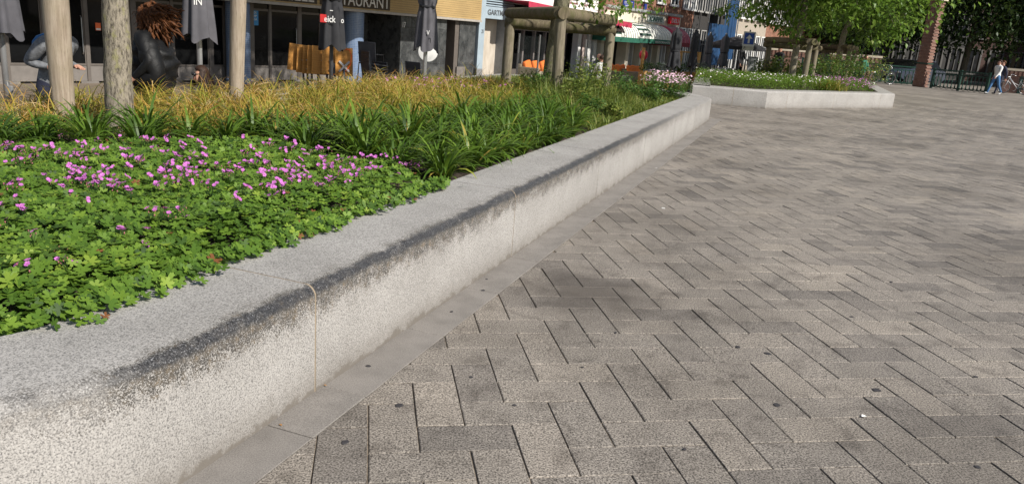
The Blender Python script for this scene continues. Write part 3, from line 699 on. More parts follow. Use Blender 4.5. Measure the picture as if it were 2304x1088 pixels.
M_LOGP = log_mat('pale_stake', (.22, .17, .125), (.40, .335, .26), (.25, .21, .14), .45)
M_POST = log_mat('grey_post', (.11, .09, .062), (.28, .24, .175), (.12, .115, .055), .45)
M_LOG = log_mat('mossy_log', (.07, .055, .035), (.20, .165, .105), (.085, .085, .03), .85)
M_LF = leafmat('tree_leaf', [(0, (.055, .12, .016)), (.5, (.14, .25, .035)), (.85, (.26, .37, .07)), (1, (.40, .47, .15))], .42, .48)
M_LFD = leafmat('shade_tree_leaf', [(0, (.012, .028, .008)), (.6, (.03, .062, .014)), (1, (.065, .11, .025))], .5, .22)  # dark copy of the tree leaf, shade over the canal put into its colour
def tree(label, base, trunk, cc, cr, nleaf, lsize, seed, bark=None, leaf=None, extra=(), group=None, nclump=90, name='lime_tree', branches=9):
    "trunk: list of (dx,dy,z,r); cc crown centre, cr radii"
    g = np.random.default_rng(seed); rd = random.Random(seed); bark = bark or M_BARK; leaf = leaf or M_LF
    root = empty(name, base, 0, label, 'tree', group); b = Vector(base)
    mb = MB(); pts = [Vector((q[0], q[1], q[2]-b.z)) for q in trunk]; rads = [q[3] for q in trunk]
    pp, rr = [], []
    for i in range(len(pts)-1):
        for k in range(5):
            f = k/5; pp.append(pts[i].lerp(pts[i+1], f)+Vector((rd.gauss(0, .004), rd.gauss(0, .004), 0))); rr.append((rads[i]*(1-f)+rads[i+1]*f)*rd.uniform(.97, 1.03))
    pp.append(pts[-1]); rr.append(rads[-1]); mb.tube(pp, rr, 14); mb.build('trunk', bark, root, True)
    C = Vector((cc[0]-b.x, cc[1]-b.y, cc[2]-b.z)); mb = MB(); tips = []
    top = pts[-1]
    for k in range(branches):
        f = rd.uniform(.35, 1); st = pts[-2].lerp(top, f) if len(pts) > 1 else top
        d = Vector((rd.gauss(0, 1), rd.gauss(0, 1), rd.gauss(.2, .7))).normalized(); e = C+Vector((d.x*cr[0], d.y*cr[1], d.z*cr[2]))*.85
        m = st.lerp(e, .5)+Vector((rd.gauss(0, .3), rd.gauss(0, .3), .35)); mb.tube([st, st.lerp(m, .6), m, m.lerp(e, .5), e], [rads[-1]*.5, rads[-1]*.38, rads[-1]*.3, rads[-1]*.18, .012], 7)
        for q in range(3):
            s2 = m.lerp(e, rd.random()); e2 = s2+Vector((rd.gauss(0, .8), rd.gauss(0, .8), rd.gauss(-.1, .5))); mb.tube([s2, s2.lerp(e2, .5)+Vector((0, 0, .1)), e2], [.03, .02, .006], 5); tips.append(e2)
    for e in extra:
        e = Vector(e)-b; s2 = C.lerp(e, .35); s2.z = max(s2.z, e.z+.5); mb.tube([top, s2, e+Vector((0, 0, .12)), e], [.03, .02, .008, .004], 5)
    mb.build('branches', bark, root, True)
    cl = g.normal(size=(nclump, 3)); cl /= np.linalg.norm(cl, axis=1)[:, None]; cl *= (g.random(nclump)**.38)[:, None]; cl = cl*np.array(cr)*.93+np.array(C)
    if tips: cl = np.concatenate([cl, np.array([tuple(t) for t in tips])])
    ci = g.integers(0, len(cl), nleaf); sc = g.uniform(.28, .62, len(cl))*min(cr)/3.2
    q = g.normal(size=(nleaf, 3)); P = cl[ci]+q*np.stack([sc[ci]*1.15, sc[ci]*1.15, sc[ci]*.7], 1)
    if extra:
        ex = np.array([tuple(Vector(e)-b) for e in extra]); ne = 24*len(ex); ei = g.integers(0, len(ex), ne); P = np.concatenate([P, ex[ei]+g.normal(size=(ne, 3))*np.array([.13, .13, .10])])
    n = len(P); tn = np.clip(.42+.16*g.normal(size=n)+np.concatenate([(g.random(len(cl))*.35-.15)[ci], np.zeros(n-nleaf)]), 0, 1)
    yaw = g.random(n)*6.283; tilt = g.normal(.55, .5, n)
    V, F, r = scatter(*DIAMOND, P, yaw, tilt, yaw, g.uniform(lsize*.7, lsize*1.25, n), tn)
    link('crown', np_mesh('crown', V, F, r), root, leaf); return root
# first tree: only its trunk is in the picture
p = on_z(270, 300, .42); q = on_y(264, 0, p.y+.03)
tree('straight young tree trunk with lichen between two pale stakes', (p.x, p.y, .38), [(0, 0, .36, .128), (.01, 0, .8, .118), (q.x-p.x, 0, q.z, .108), (q.x-p.x-.05, 0, 3.2, .10), (q.x-p.x, .1, 6.5, .05)], (p.x-.2, p.y+.2, 6.9), (2.4, 2.4, 2.4), 7000, .11, 3)
p = on_z(1230, 226, .42); q = on_y(1264, 0, p.y)
tree('thick mossy tree trunk inside the weathered log guard', (p.x, p.y, .38), [(0, 0, .34, .17), (.04, 0, .9, .15), (q.x-p.x, 0, q.z, .145), (q.x-p.x+.1, 0, 3.4, .13), (q.x-p.x, .1, 8, .05)], (q.x+.2, p.y+.4, 7.7), (2.4, 2.4, 2.3), 9000, .12, 5, bark=M_BARK2,
     extra=[on_y(1322, 12, 14.2), on_y(1340, 2, 14.5), on_y(1380, 10, 14.3), on_y(1392, 24, 14.1), on_y(1410, 4, 14.6), on_y(1455, 2, 15.0), on_y(1462, 14, 14.8), on_y(1352, -8, 14), on_y(1430, -10, 15)])
TA = col_at(1776, 27.6, .42); TB = col_at(1876, 36.0, .42)
tree('bright leafy tree in the far planter, left of the two there', tuple(TA), [(0, 0, .36, .13), (.03, 0, 2.2, .11), (.1, 0, 3.2, .10), (.1, .2, 7.2, .04)], (TA.x+.55, TA.y+.3, 5.35), (3.4, 3.3, 2.95), 32000, .19, 8, nclump=170, branches=12,
     extra=[on_y(1625+14*k, 22+9*math.sin(k*2.1)+(0 if k < 6 else (k-5)*9), 27.5+math.sin(k)) for k in range(13)])
tree('bright leafy tree in the far planter, right of the two there', tuple(TB), [(0, 0, .36, .15), (.05, 0, 2.4, .13), (.3, 0, 3.6, .11), (.5, .2, 9, .05)], (TB.x+.35, TB.y, 6.0), (4.2, 4.2, 3.9), 32000, .24, 9, nclump=170, branches=12,
     extra=[on_y(1960+13*k, 92-7*k+8*math.sin(k*1.7), 34.5+math.sin(k)) for k in range(8)])
def guard(label, posts, beams, top=1.94, mats=None, r=.092, pr=None, group='log tree guards'):
    "three log posts carrying round beams"
    c = sum((Vector(p) for p in posts), Vector())/len(posts); root = empty('tree_guard', (c.x, c.y, .40), 0, label, 'tree guard', group); mats = mats or [M_POST, M_LOG]
    for i, p in enumerate(posts):
        tp = pr[i][2] if pr else (p[0], p[1]); r0, r1 = (pr[i][0], pr[i][1]) if pr else (r, r*.97)
        mb = MB(); a, b = Vector((p[0], p[1], .32)), Vector((tp[0], tp[1], top-.09))
        mb.tube([a.lerp(b, k/6)-root.location for k in range(7)], [(r0+(r1-r0)*k/6)*random.uniform(.98, 1.02) for k in range(7)], 14); mb.build('post', mats[0], root, R(40))
    for (i, j, dz, ext) in beams:
        P = [Vector((pr[k][2][0], pr[k][2][1], 0)) if pr else Vector((posts[k][0], posts[k][1], 0)) for k in (i, j)]
        d = (P[1]-P[0]).normalized(); a = P[0]-d*ext+Vector((0, 0, top+dz)); b = P[1]+d*ext+Vector((0, 0, top+dz))
        mb = MB(); n = 9; mb.tube([a.lerp(b, k/(n-1))-root.location for k in range(n)], [r*1.08*random.uniform(.97, 1.03)*(.93 if k in (0, n-1) else 1) for k in range(n)], 14); mb.build('beam', mats[1], root, R(40))
    return root
A, Bp = on_z(147, 285, .42), on_z(530, 248, .42); At, Bt = on_y(124, 0, A.y-.02), on_y(536, 0, Bp.y)
def ext_top(p, t, z): 
    k = (z-p.z)/(t.z-p.z); return (p.x+(t.x-p.x)*k, p.y+(t.y-p.y)*k)
C3 = Vector((-6.3, 8.9, .42))
guard('tall pale stakes with a log frame around the near tree', [A, Bp, C3], [(0, 1, .01, .2), (1, 2, .17, .2), (2, 0, .0, .2)], 2.35, [M_LOGP, M_LOG], .10, [(.094, .125, ext_top(A, At, 2.3)), (.085, .092, ext_top(Bp, Bt, 2.3)), (.09, .09, (C3.x, C3.y))])
guard('weathered three-post log guard around the mossy trunk', [on_z(1250, 242, .42), on_z(1358, 222, .42), on_z(1137, 194, .5)], [(0, 1, 0., .09), (2, 0, .0, .13), (1, 2, -.19, .1)], 1.93, None, .098,
      [(.092, .092, tuple(on_y(1262, 40, on_z(1250, 242, .42).y)[:2])), (.098, .09, tuple(on_y(1376, 60, on_z(1358, 222, .42).y)[:2])), (.105, .1, tuple(on_y(1148, 50, on_z(1137, 194, .5).y)[:2]))])
guard('dark log guard around the left tree of the far planter', [col_at(1805, 26.6, .42), col_at(1718, 29.6, .42), col_at(1822, 30.0, .42)], [(0, 1, 0, .3), (0, 2, .0, .25), (1, 2, -.18, .2)], 1.97, [M_POST, M_LOG], .10)
guard('dark log guard around the right tree of the far planter', [col_at(1898, 35.0, .42), col_at(1842, 38.5, .42), col_at(1912, 38.0, .42)], [(0, 1, 0, .3), (0, 2, .0, .3), (1, 2, -.18, .2)], 1.97, [M_POST, M_LOG], .11)

# ------------------------------------------------------------------ shop fronts
M_YEL = None
def wood(name, lo, hi, scale=26, rough=.6):
    t = NT(name); m = t.map(t.pos(), (.25, .25, 6)); n = t.noise(m, scale*.4, 4, .6); b = t.noise(t.pos(), 1.2, 3)
    c = t.ramp(n, [(.3, lo), (.7, hi)]); c = t.mix(1, c, t.ramp(b, [(.3, (.86, .86, .86)), (.7, (1.04, 1.03, 1))]), 'MULTIPLY'); return t.fin(c, rough, 0, .35)
M_YEL = wood('yellow_boards', (.38, .26, .115), (.48, .34, .16)); M_ORW = wood('orange_wood', (.42, .18, .035), (.60, .29, .07)); M_TIM = wood('timber', (.40, .21, .06), (.56, .32, .11))
M_FRM = paint('warm_grey_frame', (.12, .103, .09), .5, .1); M_KICK = paint('kick_panel', (.17, .152, .137), .6, .14, 5)
M_DARK = paint('dark_interior', (.012, .011, .011), .8, .3, 3); M_STEEL = paint('brushed_steel', (.42, .42, .42), .38, .1, 14, .85); M_ALU = paint('grey_aluminium', (.55, .55, .56), .45, .08, 12, .25)
M_BLK = paint('black_plastic', (.016, .016, .018), .5, .3, 20); M_BLUEG = paint('blue_grey_paint', (.33, .40, .45), .5, .08, 4); M_CREAM = paint('cream_paint', (.66, .60, .48), .6, .08, 3); M_WHITE = paint('white_paint', (.74, .73, .70), .55, .07, 3)
M_RED = paint('red_canvas', (.42, .03, .07), .8, .12, 6); M_GREENC = paint('green_canvas', (.015, .11, .07), .8, .15, 6); M_WCAN = paint('pale_canvas', (.70, .70, .63), .85, .08, 5)
M_ORANGE = paint('orange_fabric', (.85, .20, .03), .8, .12, 10); M_RATTAN = None
def glass(name, tint=(.006, .0062, .0065), rough=.04):
    t = NT(name); n = t.noise(t.pos(), 1.3, 3); b = t.noise(t.pos(), .9, 2); t.bump(b, .04, .05)
    return t.fin(t.ramp(n, [(.3, tuple(q*.5 for q in tint)), (.7, tuple(q*1.8 for q in tint))]), rough, 0, .14)
M_GLASS = glass('dark_window_glass'); M_GLASS2 = glass('house_window_glass', (.02, .022, .026), .08)
def clearglass():
    t = NT('clear_glass_screen'); n = t.noise(t.pos(), 2, 2); t.fin(t.ramp(n, [(.3, (.02, .025, .025)), (.7, (.04, .045, .045))]), .03, 0, .5); tr = t.node('ShaderNodeBsdfTransparent'); mx = t.node('ShaderNodeMixShader'); mx.inputs[0].default_value = .12
    t.l.new(tr.outputs[0], mx.inputs[1]); t.l.new(t.p.outputs[0], mx.inputs[2]); t.l.new(mx.outputs[0], t.out.inputs[0]); return t.m
M_CLEAR = clearglass()
def polished():
    t = NT('dark_polished_stone'); p = t.pos(); n = t.noise(p, 3.5, 5, .65, .6); k = t.noise(t.map(p, (1, 1, .25)), 9, 4); c = t.ramp(n, [(.3, (.028, .03, .031)), (.55, (.065, .068, .068)), (.75, (.12, .122, .12))]); c = t.mix(t.ramp(k, [(.55, 0), (.72, .4)]), c, (.16, .16, .155))
    return t.fin(c, t.ramp(n, [(.3, .18), (.7, .42)]), 0, .5)
M_POL = polished()
def tiles_blue():
    t = NT('blue_mosaic_tile'); o = t.obj(); se = t.node('ShaderNodeSeparateXYZ'); t.put(se.inputs[0], o)
    ang = t.math('ARCTAN2', se.outputs[1], se.outputs[0]); co = t.node('ShaderNodeCombineXYZ'); t.put(co.inputs[0], t.math('MULTIPLY', ang, .31)); t.put(co.inputs[1], se.outputs[2])
    b = t.node('ShaderNodeTexBrick'); b.offset = 0.; t.put(b.inputs['Vector'], co.outputs[0]); b.inputs['Scale'].default_value = 1; b.inputs['Brick Width'].default_value = .05; b.inputs['Row Height'].default_value = .05; b.inputs['Mortar Size'].default_value = .0035
    b.inputs['Color1'].default_value = (.10, .155, .27, 1); b.inputs['Color2'].default_value = (.135, .20, .33, 1); b.inputs['Mortar'].default_value = (.28, .33, .40, 1)
    return t.fin(b.outputs['Color'], .3, 0, .5)
M_TILE = tiles_blue()
def brickmat(name, c1, c2, mort, ax='x', rz=0., w=.21, h=.062):
    t = NT(name); m = t.map(t.pos(), (1, 1, 1), (0, 0, -rz)); se = t.node('ShaderNodeSeparateXYZ'); t.put(se.inputs[0], m); co = t.node('ShaderNodeCombineXYZ')
    t.put(co.inputs[0], t.math('ADD', se.outputs[0], se.outputs[1])); t.put(co.inputs[1], se.outputs[2]); b = t.node('ShaderNodeTexBrick'); t.put(b.inputs['Vector'], co.outputs[0])
    b.inputs['Scale'].default_value = 1; b.inputs['Brick Width'].default_value = w; b.inputs['Row Height'].default_value = h; b.inputs['Mortar Size'].default_value = .006; b.inputs['Bias'].default_value = .1
    for k, c in (('Color1', c1), ('Color2', c2), ('Mortar', mort)): b.inputs[k].default_value = (*c, 1)
    n = t.noise(t.pos(), 1.5, 4); c = t.mix(1, b.outputs['Color'], t.ramp(n, [(.3, (.75, .74, .73)), (.7, (1.08, 1.06, 1.03))]), 'MULTIPLY'); return t.fin(c, .85, 0, .2)
M_BRICKF = brickmat('shop_brick', (.30, .125, .075), (.21, .085, .055), (.30, .25, .2), rz=FANG)
FRZ = FANG
def fobj(name, loc, label, cat, group=None): return empty(name, front(*loc) if len(loc) == 3 else loc, FRZ, label, cat, group)
def text_mesh(s, w=None, h=None, ext=.01, bold=0.):
    cu = bpy.data.curves.new('lettering', 'FONT'); cu.body = s; cu.extrude = ext; cu.offset = bold; cu.resolution_u = 3
    o = bpy.data.objects.new('lettering', cu); COL.objects.link(o); dg = bpy.context.evaluated_depsgraph_get(); dg.update(); me = bpy.data.meshes.new_from_object(o.evaluated_get(dg)); bpy.data.objects.remove(o); bpy.data.curves.remove(cu)
    co = np.zeros(len(me.vertices)*3); me.vertices.foreach_get('co', co); co = co.reshape(-1, 3); lo, hi = co.min(0), co.max(0)
    k = np.ones(3); 
    if w: k[0] = w/(hi[0]-lo[0])
    if h: k[1] = h/(hi[1]-lo[1])
    if w and not h: k[1] = k[0]
    if h and not w: k[0] = k[1]
    co = (co-np.array([lo[0], lo[1], lo[2]]))*k; V = np.stack([co[:, 0], -co[:, 2], co[:, 1]], 1)   # stands upright, reads from -y
    me.vertices.foreach_set('co', V.astype(np.float32).ravel()); me.update(); me.materials.clear(); return me
def letters(s, parent, loc, w, h, mat, ext=.012, bold=0., rz=0., name='lettering'):
    me = text_mesh(s, w, h, ext, bold); o = link(name, me, parent, mat); o.location = loc; o.rotation_euler = (0, 0, rz); return o

def restaurant():
    r = fobj('restaurant_building', (0, 0, 0), 'restaurant with yellow boarded fascia, glass doors and blue tiled columns', 'building')
    S0, S1 = -19., -.46
    nb = 16
    for k in range(nb):   # boards of the fascia
        z = 1.865+k*.070; MB().box(((S0+S1)/2, -.12+random.uniform(-.003, .003), z+.0335), (S1-S0, .03, .064), bev=0).build('fascia_board', M_YEL, r)
    MB().b2(S0, S1, -.10, .9, 1.90, 3.1).build('fascia_core', paint('fascia_core', (.06, .045, .03), .9), r)
    MB().b2(S0, S1+.03, -.17, -.09, 1.79, 1.862).build('fascia_lip', paint('lip_grey', (.36, .33, .29), .6), r)
    MB().b2(S0, S1, -.085, 3.2, 1.80, 1.895).build('soffit', paint('soffit_paint', (.10, .092, .085), .8), r)
    MB().b2(S0, S1, -.06, 4.5, 3.1, 12.).build('upper_wall', paint('upper_plaster', (.35, .32, .27), .8), r)
    MB().b2(S0, -3.6, -2.6, -.06, 3.1, 3.4).build('canopy', M_FRM, r)
    MB().b2(S0, S1, 3.4, 3.6, -.4, 1.8).build('rear_wall', M_DARK, r)
    MB().b2(S0, -4.4, .62, 3.4, -.34, -.29).build('floor', M_DARK, r)
    # white outlined letters standing on the fascia lip
    lm = paint('letter_white', (.62, .60, .56), .5); bk = paint('letter_back', (.05, .035, .02), .7)
    MB().b2(-9.25, -7.85, -.147, -.137, 1.90, 2.32).build('sign_panel', bk, r); MB().b2(-7.75, -5.0, -.147, -.137, 1.90, 2.32).build('sign_panel', bk, r)
    letters('AILLE', r, (-9.1, -.152, 1.945), 1.12, .36, lm); letters('RESTAURANT', r, (-7.62, -.152, 1.945), 2.58, .36, lm)
    # blue tiled columns
    for u in (536, 795):
        s, _ = on_front(u, 100, -.25); MB().lathe([(.33, -.35), (.33, -.2), (.31, -.18), (.31, 1.80)], 40).build('column', M_TILE, r, R(40)).location = (s, .25, 0)
    # glazed doors set back behind the columns
    us = [-60, 10, 100, 193, 300, 386, 472, 505, 565, 606, 672, 720, 775]; ss = [on_front(u, 80, -.6)[0] for u in us]; y = .6
    for i, s in enumerate(ss):
        w = .075 if i % 2 else .12
        MB().b2(s-w/2, s+w/2, y-.05, y+.05, -.32, 1.80).build('door_post', M_FRM, r)
        if i < len(ss)-1:
            s2 = ss[i+1]; w2 = .12 if i % 2 else .075; a, b = s+w/2+.002, s2-w2/2-.002
            d = MB().b2(a, b, y-.02, y+.02, -.26, .09).build('door', M_KICK, r)
            MB().b2(a, b, y-.035, y+.035, .092, .14).build('rail', M_FRM, d); MB().b2(a, b, y-.035, y+.035, 1.60, 1.66).build('rail', M_FRM, d)
            MB().b2(a+.03, b-.03, y-.01, y+.01, .142, 1.598).build('pane', M_GLASS, d); MB().b2(a, b, y-.01, y+.01, 1.662, 1.79).build('transom_pane', M_GLASS, d)
            for q in (a+.012, b-.012): MB().b2(q-.012, q+.012, y-.03, y+.03, .141, 1.599).build('stile', M_FRM, d)
            if i in (2, 4, 9):
                MB().tube([(b-.07, y-.045, .35), (b-.07, y-.075, .4), (b-.07, y-.075, 1.15), (b-.07, y-.045, 1.2)], .011, 7).build('handle', M_STEEL, d)
        MB().b2(s-.2, s+.2, y-.06, y+.06, -.34, -.262).build('sill', M_KICK, r)
    # poster in the window
    s, z = on_front(572, 40, -.57); po = MB().b2(s-.13, s+.13, y-.032, y-.026, z-.2, z+.22).build('poster', paint('poster_blue', (.03, .24, .52), .5), r)
    for k, tx in enumerate(('OOK', 'OP', 'VEGA')): letters(tx, po, (s-.08, y-.034, z+.10-k*.085), .16, .06, M_WHITE, .002)
    s, z = on_front(221, 62, -.57); st = MB().b2(s-.06, s+.06, y-.030, y-.024, z-.07, z+.10).build('sticker', paint('sticker_orange', (.75, .14, .03), .5), r); MB().b2(s-.05, s+.05, y-.034, y-.0305, z-.06, z-.02).build('white_strip', M_WHITE, st)
    # dark stone to the right, with a niche and a side door
    def slab(a, b, y0, z0, z1, nm='stone_panel', m=None): MB().b2(a+.004, b-.004, y0, y0+.06, z0+.004, z1-.004).build(nm, m or M_POL, r)
    g = [on_front(u, 110)[0] for u in (900, 924, 952, 988, 1003)]
    for a, b in zip(g, g[1:]):
        for z0, z1 in ((-.34, .30), (.30, 1.45), (1.45, 1.79)): slab(a, b, 0, z0, z1)
    a, b = on_front(818, 100, -1.6)[0]-.6, g[0]
    MB().b2(g[0], g[0]+.05, .06, 1.5, -.34, 1.79).build('return_wall', M_POL, r)
    for a0, b0 in zip(np.linspace(-6.4, g[0]+.0, 4), np.linspace(-6.4, g[0], 4)[1:]): MB().b2(a0+.004, b0-.004, 1.5, 1.56, -.34, 1.79).build('stone_panel', M_POL, r)
    letters('17', r, (on_front(905, 62)[0], -.012, on_front(905, 62)[1]), .13, .17, M_WHITE, .005)
    MB().b2(on_front(866, 120, -1.4)[0]-.1, on_front(866, 120, -1.4)[0]+.22, 1.44, 1.49, .52, .57).build('letter_slot', M_STEEL, r)
    n0, n1 = g[-1], on_front(1032, 110)[0]
    MB().b2(n0, n0+.03, .06, .9, -.34, 1.79).build('return_wall', M_KICK, r); MB().b2(n1-.22, n1-.01, .02, .9, -.34, 1.79).build('return_wall', M_FRM, r); MB().b2(n0, n1, .9, .95, -.34, 1.79).build('side_door', M_DARK, r)
    h = [n1, on_front(1050, 110)[0], on_front(1068, 110)[0]]
    for a, b in zip(h, h[1:]):
        for z0, z1 in ((-.34, .30), (.30, 1.79)): slab(a, b, 0, z0, z1)
    MB().b2(n1-.1, n1+.35, -.05, -.004, -.34, .22).build('meter_box', M_KICK, r)
    sg = on_front(950, 130)
    return r
restaurant()
def shop_grey():
    r = fobj('narrow_shop', (0, 0, 0), 'narrow blue-grey shop front with louvres and a pale stone doorway', 'building')
    a0, a1, a2, a3 = -.455, -.12, 1.20, 1.66
    MB().b2(a0, a1, -.06, .5, .16, 3.6).build('pier', M_BLUEG, r); MB().b2(a0-.002, a1+.004, -.07, .5, -.34, .158).build('pier_base', paint('grey_stone', (.22, .22, .22), .7), r)
    MB().b2(a1, a3, -.05, .4, 1.95, 2.37).build('sign_band', M_BLUEG, r); letters('GARTMAN', r, (-.0, -.056, 2.08), 1.30, .19, paint('letter_grey', (.10, .11, .12), .5), .006, .01)
    MB().b2(a1, a3, .05, .4, 2.372, 3.6).build('louvre_back', M_BLK, r)
    for k in range(14): MB().box(((a1+a3)/2, -.0, 2.42+k*.085), (a3-a1-.02, .09, .016), rot=Matrix.Rotation(R(35), 3, 'X')).build('louvre_slat', M_BLUEG, r)
    MB().b2(a2+.1, a3, -.04, .9, -.34, 1.948).build('jamb', paint('jamb_grey', (.25, .26, .27), .6), r)
    mar = NT('pale_travertine'); n = mar.noise(mar.map(mar.pos(), (1, 1, .3)), 6, 5); M = mar.fin(mar.ramp(n, [(.3, (.42, .36, .29)), (.7, (.58, .52, .44))]), .5)
    MB().b2(a1+.33, a2+.1, .5, .56, -.34, 1.948).build('door_panel', M, r); MB().b2(a1, a1+.33, .5, .56, -.34, 1.948).build('dark_door', M_FRM, r); MB().b2(a1, a2+.1, -.06, .9, -.34, -.255).build('step', M_KICK, r)
    letters('21', r, (-.30, -.066, 1.42), .1, .13, M_BLK, .003)
    MB().b2(a0, a3, .56, 4, -.34, 12).build('wall_behind', paint('upper_plaster', (.35, .32, .27), .8), r)
    return r
shop_grey()
def shop_red():
    r = fobj('cafe_building', (0, 0, 0), 'white cafe building with a long red awning over dark glazing', 'building')
    a, b = 1.68, 8.35
    MB().b2(a, b, .3, 4, 2.6, 12).build('upper_wall', M_WHITE, r); MB().b2(a, b, .8, 4, -.34, 2.6).build('glazing', M_GLASS, r)
    for k, s in enumerate(np.linspace(a+.1, 6.5, 7)): MB().b2(s-.05, s+.05, .66, .795, -.34, 2.2).build('mullion', paint('mullion_grey', (.22, .19, .18), .6), r)
    MB().b2(a, 6.6, .64, .79, 1.62, 1.72).build('transom', paint('mullion_grey', (.22, .19, .18), .6), r); MB().b2(a, 6.6, .66, .795, -.34, .1).build('plinth', M_FRM, r)
    for k, s in enumerate((6.75, 7.15, 7.6, 8.1)): MB().b2(s-.13, s+.13, .1, .4, -.34, 2.6).build('pilaster', M_WHITE if k != 1 else paint('pinkish_stone', (.5, .40, .36), .6), r)
    for s in (6.3, 7.5):
        w = MB().b2(s-.3, s+.3, .27, .32, 3.0, 4.3).build('window', M_GLASS2, r); MB().b2(s-.36, s+.36, .22, .29, 2.92, 3.0).build('sill', M_WHITE, w)
    # awning
    P = [(.9, 1.2, 2.66), (8.9, 1.2, 2.30)]
    mb = MB()
    for (s, o, z), dz in ((P[0], 0), (P[1], 0)): pass
    mb.add([(P[0][0], .3, 2.70), (P[1][0], .3, 2.34), (P[1][0], -1.2, P[1][2]), (P[0][0], -1.2, P[0][2]), (P[0][0], .3, 2.66), (P[1][0], .3, 2.30), (P[1][0], -1.17, P[1][2]-.04), (P[0][0], -1.17, P[0][2]-.04)], [(0, 1, 2, 3), (7, 6, 5, 4), (0, 4, 5, 1), (1, 5, 6, 2), (2, 6, 7, 3), (3, 7, 4, 0)]); mb.build('awning', M_RED, r)
    mb = MB(); n = 26
    for k in range(n):
        f0, f1 = k/n, (k+1)/n; q0 = [P[0][i]+(P[1][i]-P[0][i])*f0 for i in range(3)]; q1 = [P[0][i]+(P[1][i]-P[0][i])*f1 for i in range(3)]; d = .21
        mb.add([(q0[0], -1.205, q0[2]), (q1[0], -1.205, q1[2]), (q1[0], -1.215, q1[2]-d), ((q0[0]+q1[0])/2, -1.215, (q0[2]+q1[2])/2-d-.03), (q0[0], -1.215, q0[2]-d)], [(0, 1, 2, 3, 4)])
    mb.build('valance', M_RED, r)
    return r
shop_red()
def corner_house():
    r = fobj('corner_house', (0, 0, 0), 'brick corner house with cream shop front and green striped barrel awning', 'building')
    a, b = 8.45, 16.4
    MB().b2(a, b, 0, 6, 2.95, 13).build('brick_wall', M_BRICKF, r); MB().b2(a, b, -.04, 6, 2.38, 2.948).build('cream_fascia', M_CREAM, r); MB().b2(a, b, -.16, -.042, 2.90, 3.02).build('cornice', paint('grey_cornice', (.30, .31, .30), .6), r)
    MB().b2(a, b, .5, 6, -.34, 2.378).build('dark_shopfront', M_GLASS, r)
    for s in (a+.1, 10.95, 12.4, 14.3, b-.12): MB().b2(s-.14, s+.14, -.02, .5, -.34, 2.378).build('pilaster', M_CREAM, r)
    MB().b2(11.1, 16.2, .1, .48, -.34, .25).build('plinth', paint('pale_plinth', (.55, .52, .47), .7), r)
    for k in range(12): MB().b2(11.3+k*.4, 11.36+k*.4, .3, .47, .25, 1.5).build('glazing_bar', M_WHITE, r)
    for s in (9.2, 10.6, 12.2, 13.9, 15.4):
        w = MB().b2(s-.42, s+.42, -.03, .05, 3.5, 5.2).build('window', M_GLASS2, r); MB().b2(s-.5, s+.5, -.1, -.032, 3.38, 3.49).build('sill', M_WHITE, w)
        for q in (s-.42, s+.42, s): MB().b2(q-.035, q+.035, -.07, -.031, 3.5, 5.2).build('frame', M_WHITE, w)
    sn = MB().b2(10.0, 11.05, -.05, -.005, 3.03, 3.33).build('street_sign', paint('enamel_blue', (.03, .05, .26), .3), r); letters('STRAAT', sn, (10.1, -.053, 3.17), .8, .11, M_WHITE, .002); letters('centrum', sn, (10.2, -.053, 3.06), .5, .07, M_WHITE, .002)
    MB().b2(12.1, 12.38, -.05, -.005, 3.05, 3.3).build('small_sign', paint('enamel_blue', (.03, .05, .26), .3), r)
    g = MB().b2(12.55, 14.35, -.09, -.045, 2.48, 2.82).build('sign_board', paint('sign_pale', (.45, .50, .45), .5), r); letters('CAFFE', g, (12.75, -.095, 2.55), 1.4, .2, M_GREENC, .004, .01)
    g = MB().b2(14.75, 15.85, -.25, -.12, 2.50, 2.86).build('red_sign', paint('sign_red', (.75, .02, .03), .4), r); letters('DELI', g, (14.9, -.255, 2.58), .8, .2, M_WHITE, .004)
    # barrel awning, rounded at its left end
    def awning(s0, s1, ztop, zbot, out, nm, stripes, val, ribs):
        mb = MB(); n = 9; H = ztop-zbot
        prof = [(out*math.sin(k/n*math.pi/2), zbot+H*math.cos(k/n*math.pi/2)) for k in range(n+1)]
        m = 16; L = []
        for j in range(m+1):
            f = j/m
            L.append([((s0+out)+(s1-s0-out)*f, -o, z) for o, z in prof])
        for j in range(m):
            for k in range(n): mb.add([L[j][k], L[j+1][k], L[j+1][k+1], L[j][k+1]], [(0, 1, 2, 3)], 0)
        q = 8   # quarter dome
        for j in range(q):
            for k in range(n):
                def pt(jj, kk): o, z = prof[kk]; an = jj/q*math.pi/2; return ((s0+out)-o*math.sin(an), -o*math.cos(an), z)
                mb.add([pt(j+1, k), pt(j, k), pt(j, k+1), pt(j+1, k+1)], [(0, 1, 2, 3)], (1 if stripes and k % 2 else 0))
        o = mb.build(nm, [M_WCAN if stripes else M_RED, paint('dark_green_stripe', (.03, .07, .05), .8)], r)
        mb = MB(); path = [((s0+out)-out*math.sin(j/q*math.pi/2), -out*math.cos(j/q*math.pi/2)) for j in range(q, -1, -1)]+[(s1, -out)]
        for p0, p1 in zip(path, path[1:]): mb.add([(p0[0], p0[1]*1.004, zbot+.01), (p1[0], p1[1]*1.004, zbot+.01), (p1[0], p1[1]*1.004, zbot-.2), (p0[0], p0[1]*1.004, zbot-.2)], [(0, 1, 2, 3)])
        mb.build('valance', val, o)
        mb = MB()
        for j in range(0, m+1, 2): mb.tube([(L[j][k][0], L[j][k][1]*1.005-.004, L[j][k][2]+.004) for k in range(n+1)], .012, 4)
        mb.build('ribs', ribs, o)
        return o
    aw = awning(9.95, 13.4, 2.38, 1.68, 1.15, 'awning', True, M_GREENC, paint('rib_grey', (.45, .46, .42), .6)); letters('RISTORANTE', aw, (11.5, -1.165, 1.52), 1.6, .1, M_WHITE, .002)
